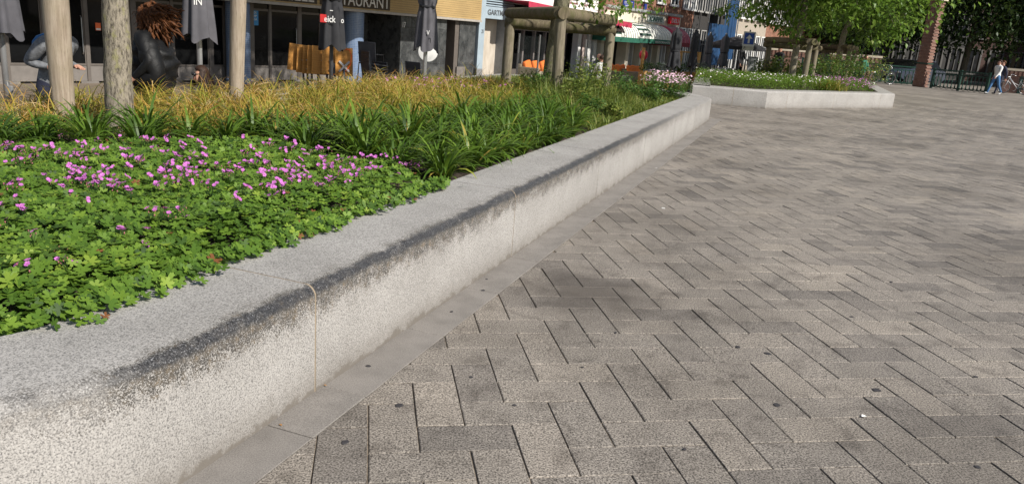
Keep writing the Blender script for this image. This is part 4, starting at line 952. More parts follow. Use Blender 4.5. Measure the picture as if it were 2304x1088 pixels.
    awning(13.0, 15.6, 2.40, 1.62, 1.1, 'awning', False, paint('dark_red_canvas', (.20, .02, .03), .8), paint('rib_pale', (.5, .42, .42), .6))
    awning(7.6, 10.3, 2.36, 1.66, .95, 'awning', True, M_GREENC, M_BLK)
    return r
corner_house()
def house(name, label, s0, s1, mat, wmat, n, y0=0., zs=(0.2, 3.4, 6.4, 9.4), h=13.5, fr=None):
    r = fobj(name, (0, 0, 0), label, 'building'); fr = fr or M_WHITE
    MB().b2(s0+.02, s1-.02, y0, y0+6, -.5, h).build('wall', mat, r); w = (s1-s0)/n
    for z in zs:
        for k in range(n):
            c = s0+w*(k+.5); g = MB().b2(c-w*.33, c+w*.33, y0-.06, y0+.05, z, z+2.2).build('window', wmat, r)
            mb = MB()
            for q in (c-w*.33, c+w*.33): mb.b2(q-.06, q+.06, y0-.12, y0-.062, z, z+2.2)
            mb.b2(c-w*.33+.061, c+w*.33-.061, y0-.12, y0-.062, z+2.14, z+2.2); mb.b2(c-.025, c+.025, y0-.11, y0-.062, z, z+2.139); mb.b2(c-w*.33+.061, c-.026, y0-.11, y0-.062, z+1.4, z+1.45); mb.b2(c+.026, c+w*.33-.061, y0-.11, y0-.062, z+1.4, z+1.45)
            mb.build('frame', fr, g); MB().b2(c-w*.38, c+w*.38, y0-.2, y0-.062, z-.09, z-.002).build('sill', fr, g)
    return r
house('town_house', 'narrow pinkish brick town house with white trim right of the red sign', 16.42, 18.2, M_BRICKF, M_GLASS2, 2, .05)
house('town_house', 'dark town house with tall white-framed windows behind the blue sheeting', 18.22, 23.4, paint('black_brick', (.035, .032, .03), .8), M_GLASS2, 5, .1, fr=paint('aged_white_frame', (.34, .33, .31), .6))
house('town_house', 'beige town house glimpsed left of the far tree', 23.42, 30., paint('beige_plaster', (.36, .31, .25), .8), M_GLASS2, 6, .0)
house('town_house', 'long dark house behind the far planter trees', 30.02, 48., M_BRICKF, M_GLASS2, 14, .2)
def sheeting():
    "blue sheet hung in front of the dark house"
    mb = MB(); n, m = 40, 12; mt = paint('blue_sheeting', (.003, .045, .13), .55, .25, 2.5)
    for s0, s1, z0, z1, off in ((17.9, 20.4, .55, 2.75, 1.1), (20.5, 22.2, .9, 4.2, .9)):
        mb2 = MB()
        for i in range(n+1):
            for j in range(m+1): mb2.v.append((s0+(s1-s0)*i/n, -off+.09*math.sin(i*.9+j*.15)*(1-.4*j/m)+.05*math.sin(i*.37), z0+(z1-z0)*j/m))
        for i in range(n):
            for j in range(m): a = i*(m+1)+j; mb2.f.append((a, a+m+1, a+m+2, a+1)); mb2.m.append(0)
        o = len(mb.v); mb.v += mb2.v; mb.f += [tuple(q+o for q in f) for f in mb2.f]; mb.m += mb2.m
    r = fobj('blue_sheeting', (0, 0, 0), 'creased bright blue sheeting hung on poles between parasols and the dark house', 'sheeting'); mb.build('sheet', mt, r, True)
    for s in (17.9, 19.2, 20.45, 22.2): MB().tube([(s, -.98, -.3), (s, -.98, 4.3)], .03, 6).build('pole', M_STEEL, r)
sheeting()

# ------------------------------------------------------------------ terrace furniture
M_CANV = paint('charcoal_canvas', (.085, .082, .092), .85, .16, 7); M_CANVD = paint('black_canvas', (.02, .02, .023), .85, .25, 7); M_POLE = paint('silver_pole', (.50, .50, .50), .4, .08, 9, .6); M_POLED = paint('dark_pole', (.10, .10, .105), .5, .1, 9, .3)
def parasol(label, base, zb, zt, rmax, cm, pm, seed, pr=.034, txt=None, rz=0., flap=True, group='closed parasols on the terrace'):
    "closed parasol: pole, pleated canopy tied round, loose hem"
    rd = random.Random(seed); root = empty('closed_parasol', base, rz, label, 'parasol', group); H0 = TER-base[2] if False else 0
    b = Vector(base); MB().tube([(0, 0, 0), (0, 0, zt-b.z+.05)], pr, 12).build('pole', pm, root, True)
    MB().box((0, 0, .03), (.55, .55, .07), bev=.01).build('foot', paint('foot_grey', (.2, .2, .2), .8), root); MB().tube([(0, 0, .06), (0, 0, .35)], pr*1.35, 12).build('sleeve', pm, root, True)
    MB().box((pr+.02, -.01, .78), (.05, .03, .09), bev=.008).build('crank', pm, root)
    n = 56; L = 26; mb = MB(); ph = [rd.random()*6.28 for _ in range(6)]; h0, h1 = zb-b.z, zt-b.z
    tie = .42
    vs = []
    for j in range(L+1):
        f = j/L; z = h0+(h1-h0)*f
        prof = rmax*(1.0-.25*f) if f > tie else rmax*(.80+.28*(1-f/tie)**1.1)
        prof *= 1-.20*math.exp(-((f-tie)/.035)**2); prof *= (1-.75*sm(.86, 1, f))
        for k in range(n):
            a = 2*math.pi*k/n; fold = math.sin(a*7+ph[0]+f*.8)*.5+math.sin(a*4+ph[1]-f*1.1)*.35+math.sin(a*11+ph[2])*.2
            rr = prof*(1+.20*fold*(1.25-.6*f)); hem = (-.05*math.sin(a*4+ph[3])-.02*math.sin(a*7+ph[0])) if j == 0 else (-.03*math.sin(a*4+ph[3]) if j == 1 else 0)
            vs.append((max(pr*1.1, rr)*math.cos(a), max(pr*1.1, rr)*math.sin(a), z+float(hem)))
    fs = [(j*n+k, j*n+(k+1) % n, (j+1)*n+(k+1) % n, (j+1)*n+k) for j in range(L) for k in range(n)]
    mb.add(vs, fs); can = mb.build('canopy', cm, root, True)
    zt_ = h0+(h1-h0)*tie; mb = MB(); mb.lathe([(rmax*.80, zt_-.022), (rmax*.84, zt_-.012), (rmax*.84, zt_+.012), (rmax*.80, zt_+.022)], 24); mb.build('strap', M_CANVD, can)
    return root, can
PZ = TER
def par_at(u, y, vb, zt, rpx, label, cm, pm, seed, pr=.034):
    p = col_at(u, y, PZ); q = on_y(u, vb, y); r = rpx/FPX*float(pix(p)[0][2]); return parasol(label, (p.x, p.y, PZ), q.z, zt, r, cm, pm, seed, pr)
pc = M_CANV
r1, c1 = par_at(30, 9.2, 80, 3.0, 37, 'grey closed parasol at the left edge of the picture', pc, M_POLE, 1, .035)
r2, c2 = par_at(456, 10.8, 88, 3.0, 30, 'grey closed parasol beside the seated woman with sunglasses', pc, M_POLE, 2, .036)
r3, c3 = par_at(744, 14.6, 108, 3.1, 26, 'black closed parasol with red and white print before the stacked tables', M_CANVD, M_POLED, 3, .036)
r4, c4 = par_at(951, 16.0, 112, 3.1, 22, 'grey closed parasol on a silver pole before the dark stone wall', pc, M_POLE, 4, .042)
def print_on(can, s, loc, w, h, mat, rz=0., tilt=0.): o = letters(s, can, loc, w, h, mat, .002, .012); o.rotation_euler = (tilt, 0, rz); return o
Mw = paint('print_white', (.72, .71, .69), .7); Mr = paint('print_red', (.62, .03, .03), .7)
def face_dir(o): return math.atan2(-o.location.x, o.location.y)   # turn towards the camera
for (ro, ca, parts) in ((r2, c2, [('iN', .0, .02, .10, .10, 1.62, Mw, .175)]), (r3, c3, [('eick', -.03, 0, .2, .115, 1.50, Mw, .235), ('o', .19, .02, .05, .07, 1.50, Mw, .215)]), (r4, c4, [('V', .035, 0, .06, .09, 1.39, Mw, .215), ('n', .07, 0, .05, .10, 1.24, M_BLK, .205)]), (r1, c1, [("l", .0, .0, .025, .10, 1.66, Mw, .21)])):
    a = -math.atan2(ro.location.x, ro.location.y)
    for (s, dx, dy, w, h, z, m, rad) in parts:
        o = print_on(ca, s, (0, 0, 0), w, h, m, a); d = Vector((math.sin(-a), -math.cos(-a), 0)) if False else Vector((-ro.location.x, -ro.location.y, 0)).normalized(); side = Vector((-d.y, d.x, 0))
        o.location = d*rad+side*dx+Vector((0, 0, z-PZ)) - side*w/2
        o.rotation_euler = (0, 0, a)
d = Vector((-r3.location.x, -r3.location.y, 0)).normalized(); sd_ = Vector((-d.y, d.x, 0))
MB().box((0, 0, 0), (.11, .006, .14)).build('print_patch', Mr, c3).location = d*.225-sd_*.15+Vector((0, 0, 1.56-PZ)); c3.children[-1].rotation_euler = (0, 0, -math.atan2(r3.location.x, r3.location.y))
MB().lathe([(.17, -.005), (.175, .004), (.17, .012)], 20).build('tie_cord', Mw, c3).location = (0, 0, 1.70-PZ)
for (u, y, vb, rp, m, pm, lb) in ((1505, 27, 150, 14, M_CANVD, M_POLED, 'tall black closed parasol before the red sign'), (1547, 28, 150, 10, M_CANVD, M_POLED, 'black closed parasol in front of the blue sheeting'), (1580, 29.5, 152, 9, pc, M_POLE, 'slim grey closed parasol by the end of the timber boxes'), (1615, 31, 148, 10, pc, M_POLE, 'grey closed parasol left of the open black one')):
    p = col_at(u, y, PZ); top = on_y(u, {1505: 62, 1547: 66, 1580: 74, 1615: 76}[u], y).z; par_at(u, y, vb, top, rp, lb, m, pm, u)
def open_parasol():
    p = col_at(1640, 33.5, PZ); root = empty('open_parasol', (p.x, p.y, PZ), .3, 'open black parasol behind the blue arrow sign', 'parasol'); zt = on_y(1635, 80, 33.5).z-PZ; zb = on_y(1640, 103, 33.5).z-PZ; R_ = 1.25
    MB().tube([(0, 0, 0), (0, 0, zt)], .03, 10).build('pole', M_POLED, root, True); n = 8; mb = MB()
    ring = [(R_*math.cos(k*2*math.pi/n), R_*math.sin(k*2*math.pi/n), zb) for k in range(n)]; mid = [(R_*.5*math.cos(k*2*math.pi/n), R_*.5*math.sin(k*2*math.pi/n), zb+(zt-zb)*.58) for k in range(n)]
    mb.add([(0, 0, zt)]+mid+ring+[(x, y, z-.14) for x, y, z in ring], [(0, 1+k, 1+(k+1) % n) for k in range(n)]+[(1+k, 9+k, 9+(k+1) % n, 1+(k+1) % n) for k in range(n)]+[(9+k, 17+k, 17+(k+1) % n, 9+(k+1) % n) for k in range(n)]); c = mb.build('canopy', M_CANVD, root)
    for k in range(n): MB().tube([(0, 0, zt-.03), ring[k]], .009, 5).build('rib', M_STEEL, root)
open_parasol()
def tables():
    "folding tables parked on edge: board, crossed foot, column"
    M_G = paint('grey_foot', (.42, .42, .43), .45, .1, 9, .4); y0 = 18.6
    spec = [(680, 131, 62, 58, 14, .55, False), (690, 136, 40, 56, 8, .45, False), (700, 136, 34, 60, 6, .42, False), (714, 136, 40, 62, 5, .38, False), (736, 137, 62, 62, 2, .12, True), (752, 137, 48, 60, 0, .35, False), (774, 140, 34, 62, -4, .30, True)]
    names = ['shaded table board at the left end of the parked tables', 'second table board from the left in the parked row', 'third table board from the left in the parked row', 'narrow-looking table board left of the broad one in the parked row', 'broad orange table board with crossed grey foot behind the black parasol', 'table board half hidden behind the black parasol pole', 'rightmost orange table board with crossed grey foot and cord']
    for k, (u, v, w, h, tl, turn, foot) in enumerate(spec):
        y = y0+.22*(3-k)*.5; c = on_y(u, v, y); px = FPX/float(pix(c)[0][2]); W, Hh = .70, h/px
        root = empty('folding_table', (c.x, c.y, TER), -math.atan2(c.x, c.y)+turn*.9-.1, names[k], 'table', 'folding tables parked on edge'); zc = c.z-TER
        b = MB().box((0, 0, zc), (min(W, w/px*1.15), .028, Hh), bev=.006, rot=Matrix.Rotation(R(tl)*.4, 3, 'Y')).build('board', M_ORW, root)
        f = MB(); f.tube([(0, -.03, zc-.12), (0, -.10, zc-.55), (0, -.12, .02)], .026, 8); f.build('column', M_POLED, root, True)
        x = MB()
        for a in (45, 135): x.box((0, -.045, zc-.10), (.34, .03, .045), rot=Matrix.Rotation(R(a), 3, 'Y'), bev=.006)
        x.build('crossed_foot', M_G, root)
        MB().box((0, .06, .05), (.42, .1, .06), bev=.01).build('trolley_rail', M_BLK, root)
    p0 = on_y(792, 110, 18.2); pts = [on_y(u, v, 18.25) for u, v in ((776, 111), (786, 112), (791, 126), (789, 145), (780, 158), (765, 166), (750, 168))]
    o = MB().tube([p-Vector((p0.x, p0.y, TER)) for p in pts], .013, 7).build('orange_cord', paint('cord_orange', (.85, .13, .02), .5), None, True); o.location = (p0.x, p0.y, TER); tag(o, 'orange cord looped round the parked tables', 'cord')
tables()
def chair_mesh_thing(name, label, loc, rz, tilt=0., group='black terrace chairs', z=0.):
    root = empty(name, (loc[0], loc[1], TER+z), rz, label, 'chair', group); root.rotation_euler = (tilt, 0, rz); M = M_BLK
    MB().box((0, 0, .43), (.46, .44, .03), bev=.008).build('seat', M, root)
    MB().box((0, .22, .70), (.46, .03, .50), rot=Matrix.Rotation(R(-9), 3, 'X'), bev=.008).build('backrest', paint('chair_mesh', (.028, .03, .036), .5), root)
    for sx in (-1, 1):
        for sy in (-1, 1): MB().tube([(sx*.22, sy*.20, .43), (sx*.235, sy*.235, 0)], .014, 7).build('leg', M, root, True)
        MB().tube([(sx*.24, -.2, .43), (sx*.245, -.2, .64), (sx*.245, .2, .66)], .014, 7).build('armrest', M, root, True)
    return root
p = col_at(842, 18.2, TER)
for k in range(4): chair_mesh_thing('terrace_chair', ['bottom chair of the black stack right of the parked tables', 'second chair from below in the black stack', 'third chair from below in the black stack', 'top chair of the black stack by the blue column'][k], (p.x, p.y), 2.2, 0, z=k*.085)
p = col_at(868, 18.9, TER); chair_mesh_thing('terrace_chair', 'black armchair right of the chair stack', (p.x, p.y), 2.6); p = col_at(832, 19.6, TER); chair_mesh_thing('terrace_chair', 'black chair tipped up behind the chair stack', (p.x, p.y), 2.9, z=.42)
p = col_at(938, 20.2, TER); chair_mesh_thing('terrace_chair', 'black chair behind the silver parasol pole', (p.x, p.y), 2.7)
p = col_at(958, 18.6, TER); q = on_y(958, 116, 18.6); so = empty('round_sign', (p.x, p.y, TER), -math.atan2(p.x, p.y), 'round white sign disc behind the silver parasol pole', 'sign'); MB().lathe([(.20, 0), (.23, .006), (.23, .02), (.20, .026)], 28).build('disc', M_WHITE, so, R(40)).rotation_euler = (R(90), 0, 0); so.children[0].location = (0, 0, q.z-TER); MB().tube([(0, .03, 0), (0, .03, q.z-TER)], .015, 6).build('post', M_POLED, so)
def rattan():
    t = NT('rattan_weave'); p = t.obj(); w = t.node('ShaderNodeTexWave'); t.put(w.inputs[0], p); w.inputs['Scale'].default_value = 18; w.bands_direction = 'Z'; w2 = t.node('ShaderNodeTexWave'); t.put(w2.inputs[0], p); w2.inputs['Scale'].default_value = 18
    f = t.math('MULTIPLY', w.outputs['Fac'], w2.outputs['Fac']); t.bump(f, .5, .01); return t.fin(t.ramp(f, [(.1, (.20, .16, .10)), (.7, (.42, .36, .25))]), .7)
M_RATTAN = rattan()
def sofa(label, u, y, rz, w=1.5):
    p = col_at(u, y, TER); r = empty('rattan_sofa', (p.x, p.y, TER), rz, label, 'sofa', 'rattan sofas'); 
    MB().box((0, 0, .2), (w, .8, .34), bev=.03).build('base', M_RATTAN, r); MB().box((0, .36, .42), (w, .14, .66), bev=.03).build('back', M_RATTAN, r)
    for s in (-1, 1): MB().box((s*(w/2-.08), -.02, .35), (.16, .82, .62), bev=.03).build('arm', M_RATTAN, r)
    MB().box((0, -.05, .43), (w-.34, .66, .12), bev=.04).build('seat_cushion', paint('cream_cushion', (.55, .48, .38), .85), r)
    for k in range(3):
        x = (-.5+k*.5)*(w-.6)*.95; MB().box((x, .2, .68), (.44, .16, .40), rot=Matrix.Rotation(R(-14+random.uniform(-5, 5)), 3, 'X')@Matrix.Rotation(R(random.uniform(-12, 12)), 3, 'Y'), bev=.06).build('back_cushion', M_ORANGE, r, True)
sofa('rattan sofa with orange cushions between log guard post and trunk', 1212, 29.2, FANG+.1, 1.9); sofa('rattan sofa with orange cushions before the corner house', 1392, 31.5, FANG, 1.6); sofa('rattan sofa with orange cushions left of the timber box', 1432, 32.0, FANG, 1.3)
for k, (u, y, v0) in enumerate(((1160, 26.5, 75), (1205, 26.0, 78), (1308, 27.5, 88))):
    p = col_at(u, y, TER); q = on_y(u, v0, y); r = empty('glass_screen', (p.x, p.y, TER), FANG, ['glass wind screen post left of the rattan sofa', 'glass wind screen crossing the rattan sofa', 'glass wind screen right of the front guard post'][k], 'wind screen', 'glass wind screens')
    MB().b2(-.03, .03, -.02, .02, 0, q.z-TER).build('post', M_STEEL, r)
    if k != 1: MB().b2(.035, 1.6, -.006, .006, .25, q.z-TER-.06).build('pane', M_CLEAR, r)
def timber_boxes():
    k = 0
    for (u0, u1, y, v0, v1) in ((1437, 1480, 28.5, 158, 192), (1480, 1520, 28.2, 160, 192), (1520, 1548, 28.2, 160, 192), (1549, 1577, 28.2, 158, 192)):
        a, b = col_at(u0, y, TER), col_at(u1, y+.3, TER); c = (a+b)/2; d = b-a; w = d.length; z1 = on_y(u0, v0, y).z-TER
        r = empty('timber_planter_box', (c.x, c.y, TER), math.atan2(d.y, d.x), ['timber planter box at the left end of the terrace fence', 'timber planter box below the glass screen', 'timber planter box under the black parasol', 'timber planter box at the right end by the slim parasol'][k], 'planter box', 'timber planter boxes'); n = 5
        for q in range(n): x0 = -w/2+w*q/n; MB().b2(x0+.006, x0+w/n-.006, -.2, -.17, .02, z1).build('plank', M_TIM, r)
        MB().b2(-w/2, w/2, -.168, .2, .04, z1-.06).build('box', M_TIM, r)
        V, F, rr = leafy([(q*w/5, 0, z1-.05, w*.22, .2, .40) for q in (-2, 0, 2)], 420, (.05, .10)); t = empty('potted_foliage', (c.x, c.y, TER), math.atan2(d.y, d.x), ['greenery growing in the leftmost timber box', 'greenery in the timber box below the glass screen', 'greenery in the timber box under the black parasol', 'silvery plant in the timber box by the slim parasol'][k], 'plant'); link('foliage', np_mesh('foliage', V, F, rr), t, M_BUSH if k % 2 == 0 else leafmat('silver_leaf', [(0, (.12, .15, .12)), (1, (.34, .38, .32))], .7, .1)); k += 1
    k = 0
    for u, y, v0 in ((1437, 28.6, 108), (1520, 28.5, 117), (1560, 28.6, 118)):
        p = col_at(u, y, TER); z = on_y(u, v0, y).z-TER; r = empty('timber_post', (p.x, p.y, TER), .55, ['timber post at the left end of the terrace fence', 'timber post in the middle of the terrace fence', 'timber post at the right end of the terrace fence'][k], 'post', 'terrace fence posts'); MB().box((0, 0, z/2), (.09, .09, z), bev=.008).build('shaft', M_TIM, r); MB().box((0, 0, z+.012), (.11, .11, .024), bev=.006).build('cap', M_TIM, r)
        k += 1
    a, b = col_at(1520, 28.5, 0), col_at(1560, 28.6, 0); z = on_y(1540, 117, 28.5).z; o = MB().box((0, 0, 0), ((b-a).length, .06, .05), bev=.006).build('top_rail', M_TIM, None); o.location = ((a.x+b.x)/2, (a.y+b.y)/2, z); o.rotation_euler = (0, 0, math.atan2(b.y-a.y, b.x-a.x)); tag(o, 'timber top rail between the two right fence posts', 'rail')
timber_boxes()
# lantern-like red lamp and table edges on the cafe terrace
p = on_y(1448, 124, 30.); o = MB().ball((0, 0, 0), .17, 12, 0, (1, 1, 1.15)).build('red_lantern', paint('lantern_red', (.65, .02, .06), .5), None, True); o.location = p; tag(o, 'round pinkish red lantern hanging left of the timber fence', 'lantern')
MB().tube([(0, 0, .17), (0, 0, 1.0)], .006, 5).build('cord', M_BLK, o)

# ------------------------------------------------------------------ blue arrow sign and cabinet
def arrow_sign():
    y = 30.5; p = col_at(1682, y, 0); r = empty('one_way_sign', (p.x, p.y, float(gh(p.x, p.y))), -math.atan2(p.x, p.y), 'blue square sign with a white upward arrow on a grey pole', 'sign'); c = on_y(1686, 88, y); z = c.z-r.location.z; k = FPX/float(pix(c)[0][2]); w = 21/k; px = (c.x-p.x)
    MB().tube([(px-.02, .03, 0), (px, .03, z+w*.95)], .03, 9).build('pole', M_STEEL, r, True)
    MB().box((px, 0, z), (w+.09, .018, w*1.25+.09), bev=.004).build('white_border', M_WHITE, r); pl = MB().box((px, -.014, z+.01), (w, .012, w*1.16), bev=.004).build('blue_plate', paint('sign_blue', (.01, .07, .42), .35), r)
    s = w*.36; ar = MB().prism([(px-s*.28, z-s*1.25), (px+s*.28, z-s*1.25), (px+s*.28, z+s*.1), (px+s*.95, z+s*.1), (px, z+s*1.25), (px-s*.95, z+s*.1), (px-s*.28, z+s*.1)], 1, -.028, -.0215); ar.build('arrow', M_WHITE, r)
    MB().box((px, 0, z-w*.98), (w*1.15, .016, w*.46), bev=.004).build('sub_plate', paint('sub_plate', (.62, .60, .50), .5), r); letters('P', r, (px-.15, -.012, z-w*1.08), .06, .1, M_BLK, .001)
    c2 = col_at(1684, 32.4, 0); zt = on_y(1684, 129, 32.4).z; b = empty('utility_cabinet', (c2.x, c2.y, float(gh(c2.x, c2.y))), -.2, 'grey utility cabinet below the blue arrow sign', 'cabinet'); MB().box((0, 0, zt/2), (.36, .3, zt), bev=.015).build('body', paint('cabinet_grey', (.36, .38, .37), .5), b); MB().box((0, -.155, zt-.09), (.18, .01, .09)).build('label_plate', M_WHITE, b); MB().box((0, 0, zt+.012), (.40, .34, .03), bev=.008).build('lid', M_STEEL, b)
arrow_sign()

# ------------------------------------------------------------------ bridge railing, pillar, parapet
BZ = .2; M_IRON = paint('green_cast_iron', (.012, .05, .036), .4, .2, 8); M_BRK = brickmat('bridge_brick', (.26, .13, .095), (.19, .09, .07), (.34, .29, .25), rz=.5); M_CAP = paint('pale_stone_cap', (.60, .52, .40), .75, .08, 3)
def fence(label, pa, pb, n):
    d = pb-pa; L = d.length; r = empty('bridge_railing', (pa.x, pa.y, BZ), math.atan2(d.y, d.x), label, 'railing', 'cast-iron bridge railings'); H_ = 1.08
    MB().b2(0, L, -.05, .05, H_-.07, H_).build('top_rail', M_IRON, r); MB().b2(0, L, -.035, .035, H_-.27, H_-.22).build('second_rail', M_IRON, r); MB().b2(0, L, -.035, .035, .09, .14).build('bottom_rail', M_IRON, r)
    prof = [(.03, .14), (.05, .18), (.03, .22), (.022, .40), (.045, .47), (.022, .54), (.024, .72), (.05, .78), (.03, .81)]; me = MB().lathe(prof, 8).mesh('baluster', True); me.materials.append(M_IRON)
    for k in range(n):
        o = bpy.data.objects.new('baluster', me); COL.objects.link(o); o.parent = r; o.location = (L*(k+.5)/n, 0, 0)
    rg = MB()
    for q in range(10): a, b = q*.628, (q+1)*.628; rg.tube([(.06*math.cos(a), 0, .06*math.sin(a)), (.06*math.cos(b), 0, .06*math.sin(b))], .010, 4, caps=False)
    me = rg.mesh('ring'); me.materials.append(M_IRON)
    for k in range(n):
        o = bpy.data.objects.new('ring', me); COL.objects.link(o); o.parent = r; o.location = (L*(k+.5)/n, 0, H_-.145)
    w = MB(); pts = [(L*q/60, -.02, .03+.05*abs(math.sin(q/60*math.pi*n/1.5))) for q in range(61)]; w.tube(pts, .016, 5); w.build('scalloped_foot', M_IRON, r)
    for x in (0, L/2, L): MB().b2(x-.05, x+.05, -.07, .07, 0, H_+.03).build('post', M_IRON, r)
fl0, fl1, fr0, fr1 = on_z(1925, 182, BZ), on_z(2062, 193, BZ), on_z(2094, 198, BZ), on_z(2218, 211, BZ)
fence('dark green cast-iron bridge railing left of the brick pillar', fl0, fl1, 16); fence('dark green cast-iron bridge railing right of the brick pillar behind the walkers', fr0, fr1, 15)
far_l = on_z(1800, 171, BZ); fence('dark green railing continuing behind the far planter', far_l, fl0-(fl0-far_l)*.02, 18)
def pillar():
    c = on_z(2076, 196.5, BZ); c = c+Vector((.05, .45, 0)); r = empty('brick_pillar', (c.x, c.y, BZ), R(38), 'tall square brick pillar with staggered corners on the bridge', 'pillar'); mb = MB(); w = .55; h = .088
    n = 54
    for k in range(n):
        q = .035 if k % 2 else 0.; z = k*h; mb.b2(-w/2-q, w/2+.035-q, -w/2-.035+q, w/2+.03, z+.006, z+h-.006)
    mb.b2(-w/2+.03, w/2-.03, -w/2+.03, w/2-.03, 0, n*h); mb.build('shaft', M_BRK, r)
    zt = n*h; MB().b2(-w/2-.12, w/2+.12, -w/2-.12, w/2+.12, zt, zt+.14).build('stone_band', M_CAP, r); MB().b2(-w/2-.06, w/2+.06, -w/2-.06, w/2+.06, zt+.14, zt+.5).build('iron_collar', M_IRON, r); MB().b2(-w/2, w/2, -w/2, w/2, zt+.5, zt+2.2).build('iron_shaft', M_IRON, r)
    MB().tube([(w/2+.06, 0, zt+.2), (w/2+.1, 0, zt-.5)], .03, 6).build('downpipe', M_IRON, r); MB().b2(-w/2-.05, w/2+.06, -w/2-.06, w/2+.05, 1.28, 1.36).build('iron_belt', M_IRON, r)
pillar()
def parapet(label, pa, pb, z1, th=.4):
    d = pb-pa; L = d.length; r = empty('brick_parapet', (pa.x, pa.y, BZ), math.atan2(d.y, d.x), label, 'parapet', 'brick parapets of the bridge'); MB().b2(0, L, 0, th, -.1, z1-.13).build('brick_wall', M_BRK, r); MB().b2(-.04, L+.04, -.06, th+.06, z1-.13, z1).build('stone_cap', M_CAP, r)
    for k in range(int(L/.22)): MB().b2(k*.22+.03, k*.22+.15, -.05, -.002, z1-.42, z1-.134).build('dentil', M_BRK, r)
    for x in np.arange(.9, L, 2.4): MB().b2(x-.09, x+.09, -.07, -.003, -.1, z1-.43).build('iron_bracket', M_IRON, r)
pp0 = on_z(2252, 207, BZ); pp1 = on_z(2420, 222, BZ); parapet('brick parapet with pale stone cap behind the parked bicycle at the right', pp0, pp1, 1.42)
for (u, v, w, lb) in ((1862, 168, .95, 'brick parapet pier with stone cap behind the left shrub of the far planter'), (1893, 170, .9, 'brick parapet pier with stone cap behind the right tree trunk'), (1935, 176, 1.0, 'brick parapet pier behind the person in green'), (1722, 160, 2.2, 'low brown parapet with pale stone top behind the left guard')):
    p = on_z(u, v, BZ)*.92; p.z = BZ; q = p+Vector((w, -.25*w, 0)); parapet(lb, p, q, 1.55, .5)

# ------------------------------------------------------------------ houses and trees across the canal
M_DWH = paint('shaded_white_frame', (.13, .125, .118), .6)  # white trim coloured dark, the trees' shade put into it
def canal_house(label, x0, x1, y, h, mat, nwin, rz=0., o=None):
    r = empty('canal_house', o or (x0, y, 0), rz, label, 'building', 'canal houses'); W = x1-x0; MB().b2(0, W-.05, 0, 8, -.5, h).build('wall', mat, r); w = W/nwin
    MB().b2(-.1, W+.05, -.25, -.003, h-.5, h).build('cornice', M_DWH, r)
    for z in (0.9, 4.1, 7.2, 10.0):
        if z+2.2 > h-.6: continue
        for k in range(nwin):
            c = w*(k+.5); g = MB().b2(c-w*.30, c+w*.30, -.03, .1, z, z+2.2).build('window', M_GLASS2, r); mb = MB()
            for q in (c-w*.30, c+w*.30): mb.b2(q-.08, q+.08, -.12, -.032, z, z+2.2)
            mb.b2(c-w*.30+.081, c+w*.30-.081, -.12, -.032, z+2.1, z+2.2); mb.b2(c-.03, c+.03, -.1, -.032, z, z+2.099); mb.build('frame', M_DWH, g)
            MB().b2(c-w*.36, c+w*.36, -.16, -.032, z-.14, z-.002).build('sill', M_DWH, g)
MBK = [brickmat('canal_brick_a', (.11, .06, .05), (.08, .045, .04), (.14, .12, .11)), paint('canal_grey', (.13, .125, .12), .8), brickmat('canal_brick_b', (.15, .10, .08), (.11, .07, .06), (.16, .14, .12)), paint('canal_dark', (.05, .048, .046), .8)]
x = 14.
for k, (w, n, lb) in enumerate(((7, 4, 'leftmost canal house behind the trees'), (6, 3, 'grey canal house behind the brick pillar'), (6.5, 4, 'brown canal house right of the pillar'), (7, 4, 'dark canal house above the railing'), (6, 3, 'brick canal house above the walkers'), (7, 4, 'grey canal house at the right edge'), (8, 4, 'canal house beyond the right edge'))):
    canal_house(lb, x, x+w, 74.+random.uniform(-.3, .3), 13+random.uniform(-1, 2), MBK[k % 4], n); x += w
M_DWH = paint('shaded_white_frame', (.13, .125, .118), .6)
for k, lb in enumerate(('unseen tall house added to shade the canal trees, nearer one', 'unseen tall house added to shade the canal trees, farther one')):  # out of view, added to throw shade on the canal trees
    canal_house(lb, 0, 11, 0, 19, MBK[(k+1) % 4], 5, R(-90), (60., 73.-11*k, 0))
def bg_tree(lb, x, y, zc, cr, seed, n=24000):
    tree(lb, (x, y, 0.), [(0, 0, -.1, .26), (.1, 0, 2.5, .22), (.2, 0, 5, .18), (.2, 0, zc+2, .08)], (x, y, zc), cr, n, .33, seed, M_BARKD, M_LFD, group='trees along the canal', nclump=110, name='canal_tree')
for k, (x, y, zc, cr, lb) in enumerate(((17, 60, 7.4, (6.5, 6, 5.8), 'dark canal tree behind the far planter, leftmost'), (25, 62, 7.2, (6.5, 6, 5.8), 'dark canal tree left of the brick pillar'), (33, 60, 7.6, (6.5, 6, 5.6), 'dark canal tree right of the brick pillar'), (40.5, 58, 7.7, (6.5, 6, 5.7), 'dark canal tree above the walkers'), (49, 60, 7.8, (6.8, 6, 5.8), 'dark canal tree at the right edge'), (29, 68, 7.4, (6.5, 6, 5.0), 'darkest canal tree, farther back between two others'))): bg_tree(lb, x, y, zc, cr, 40+k)

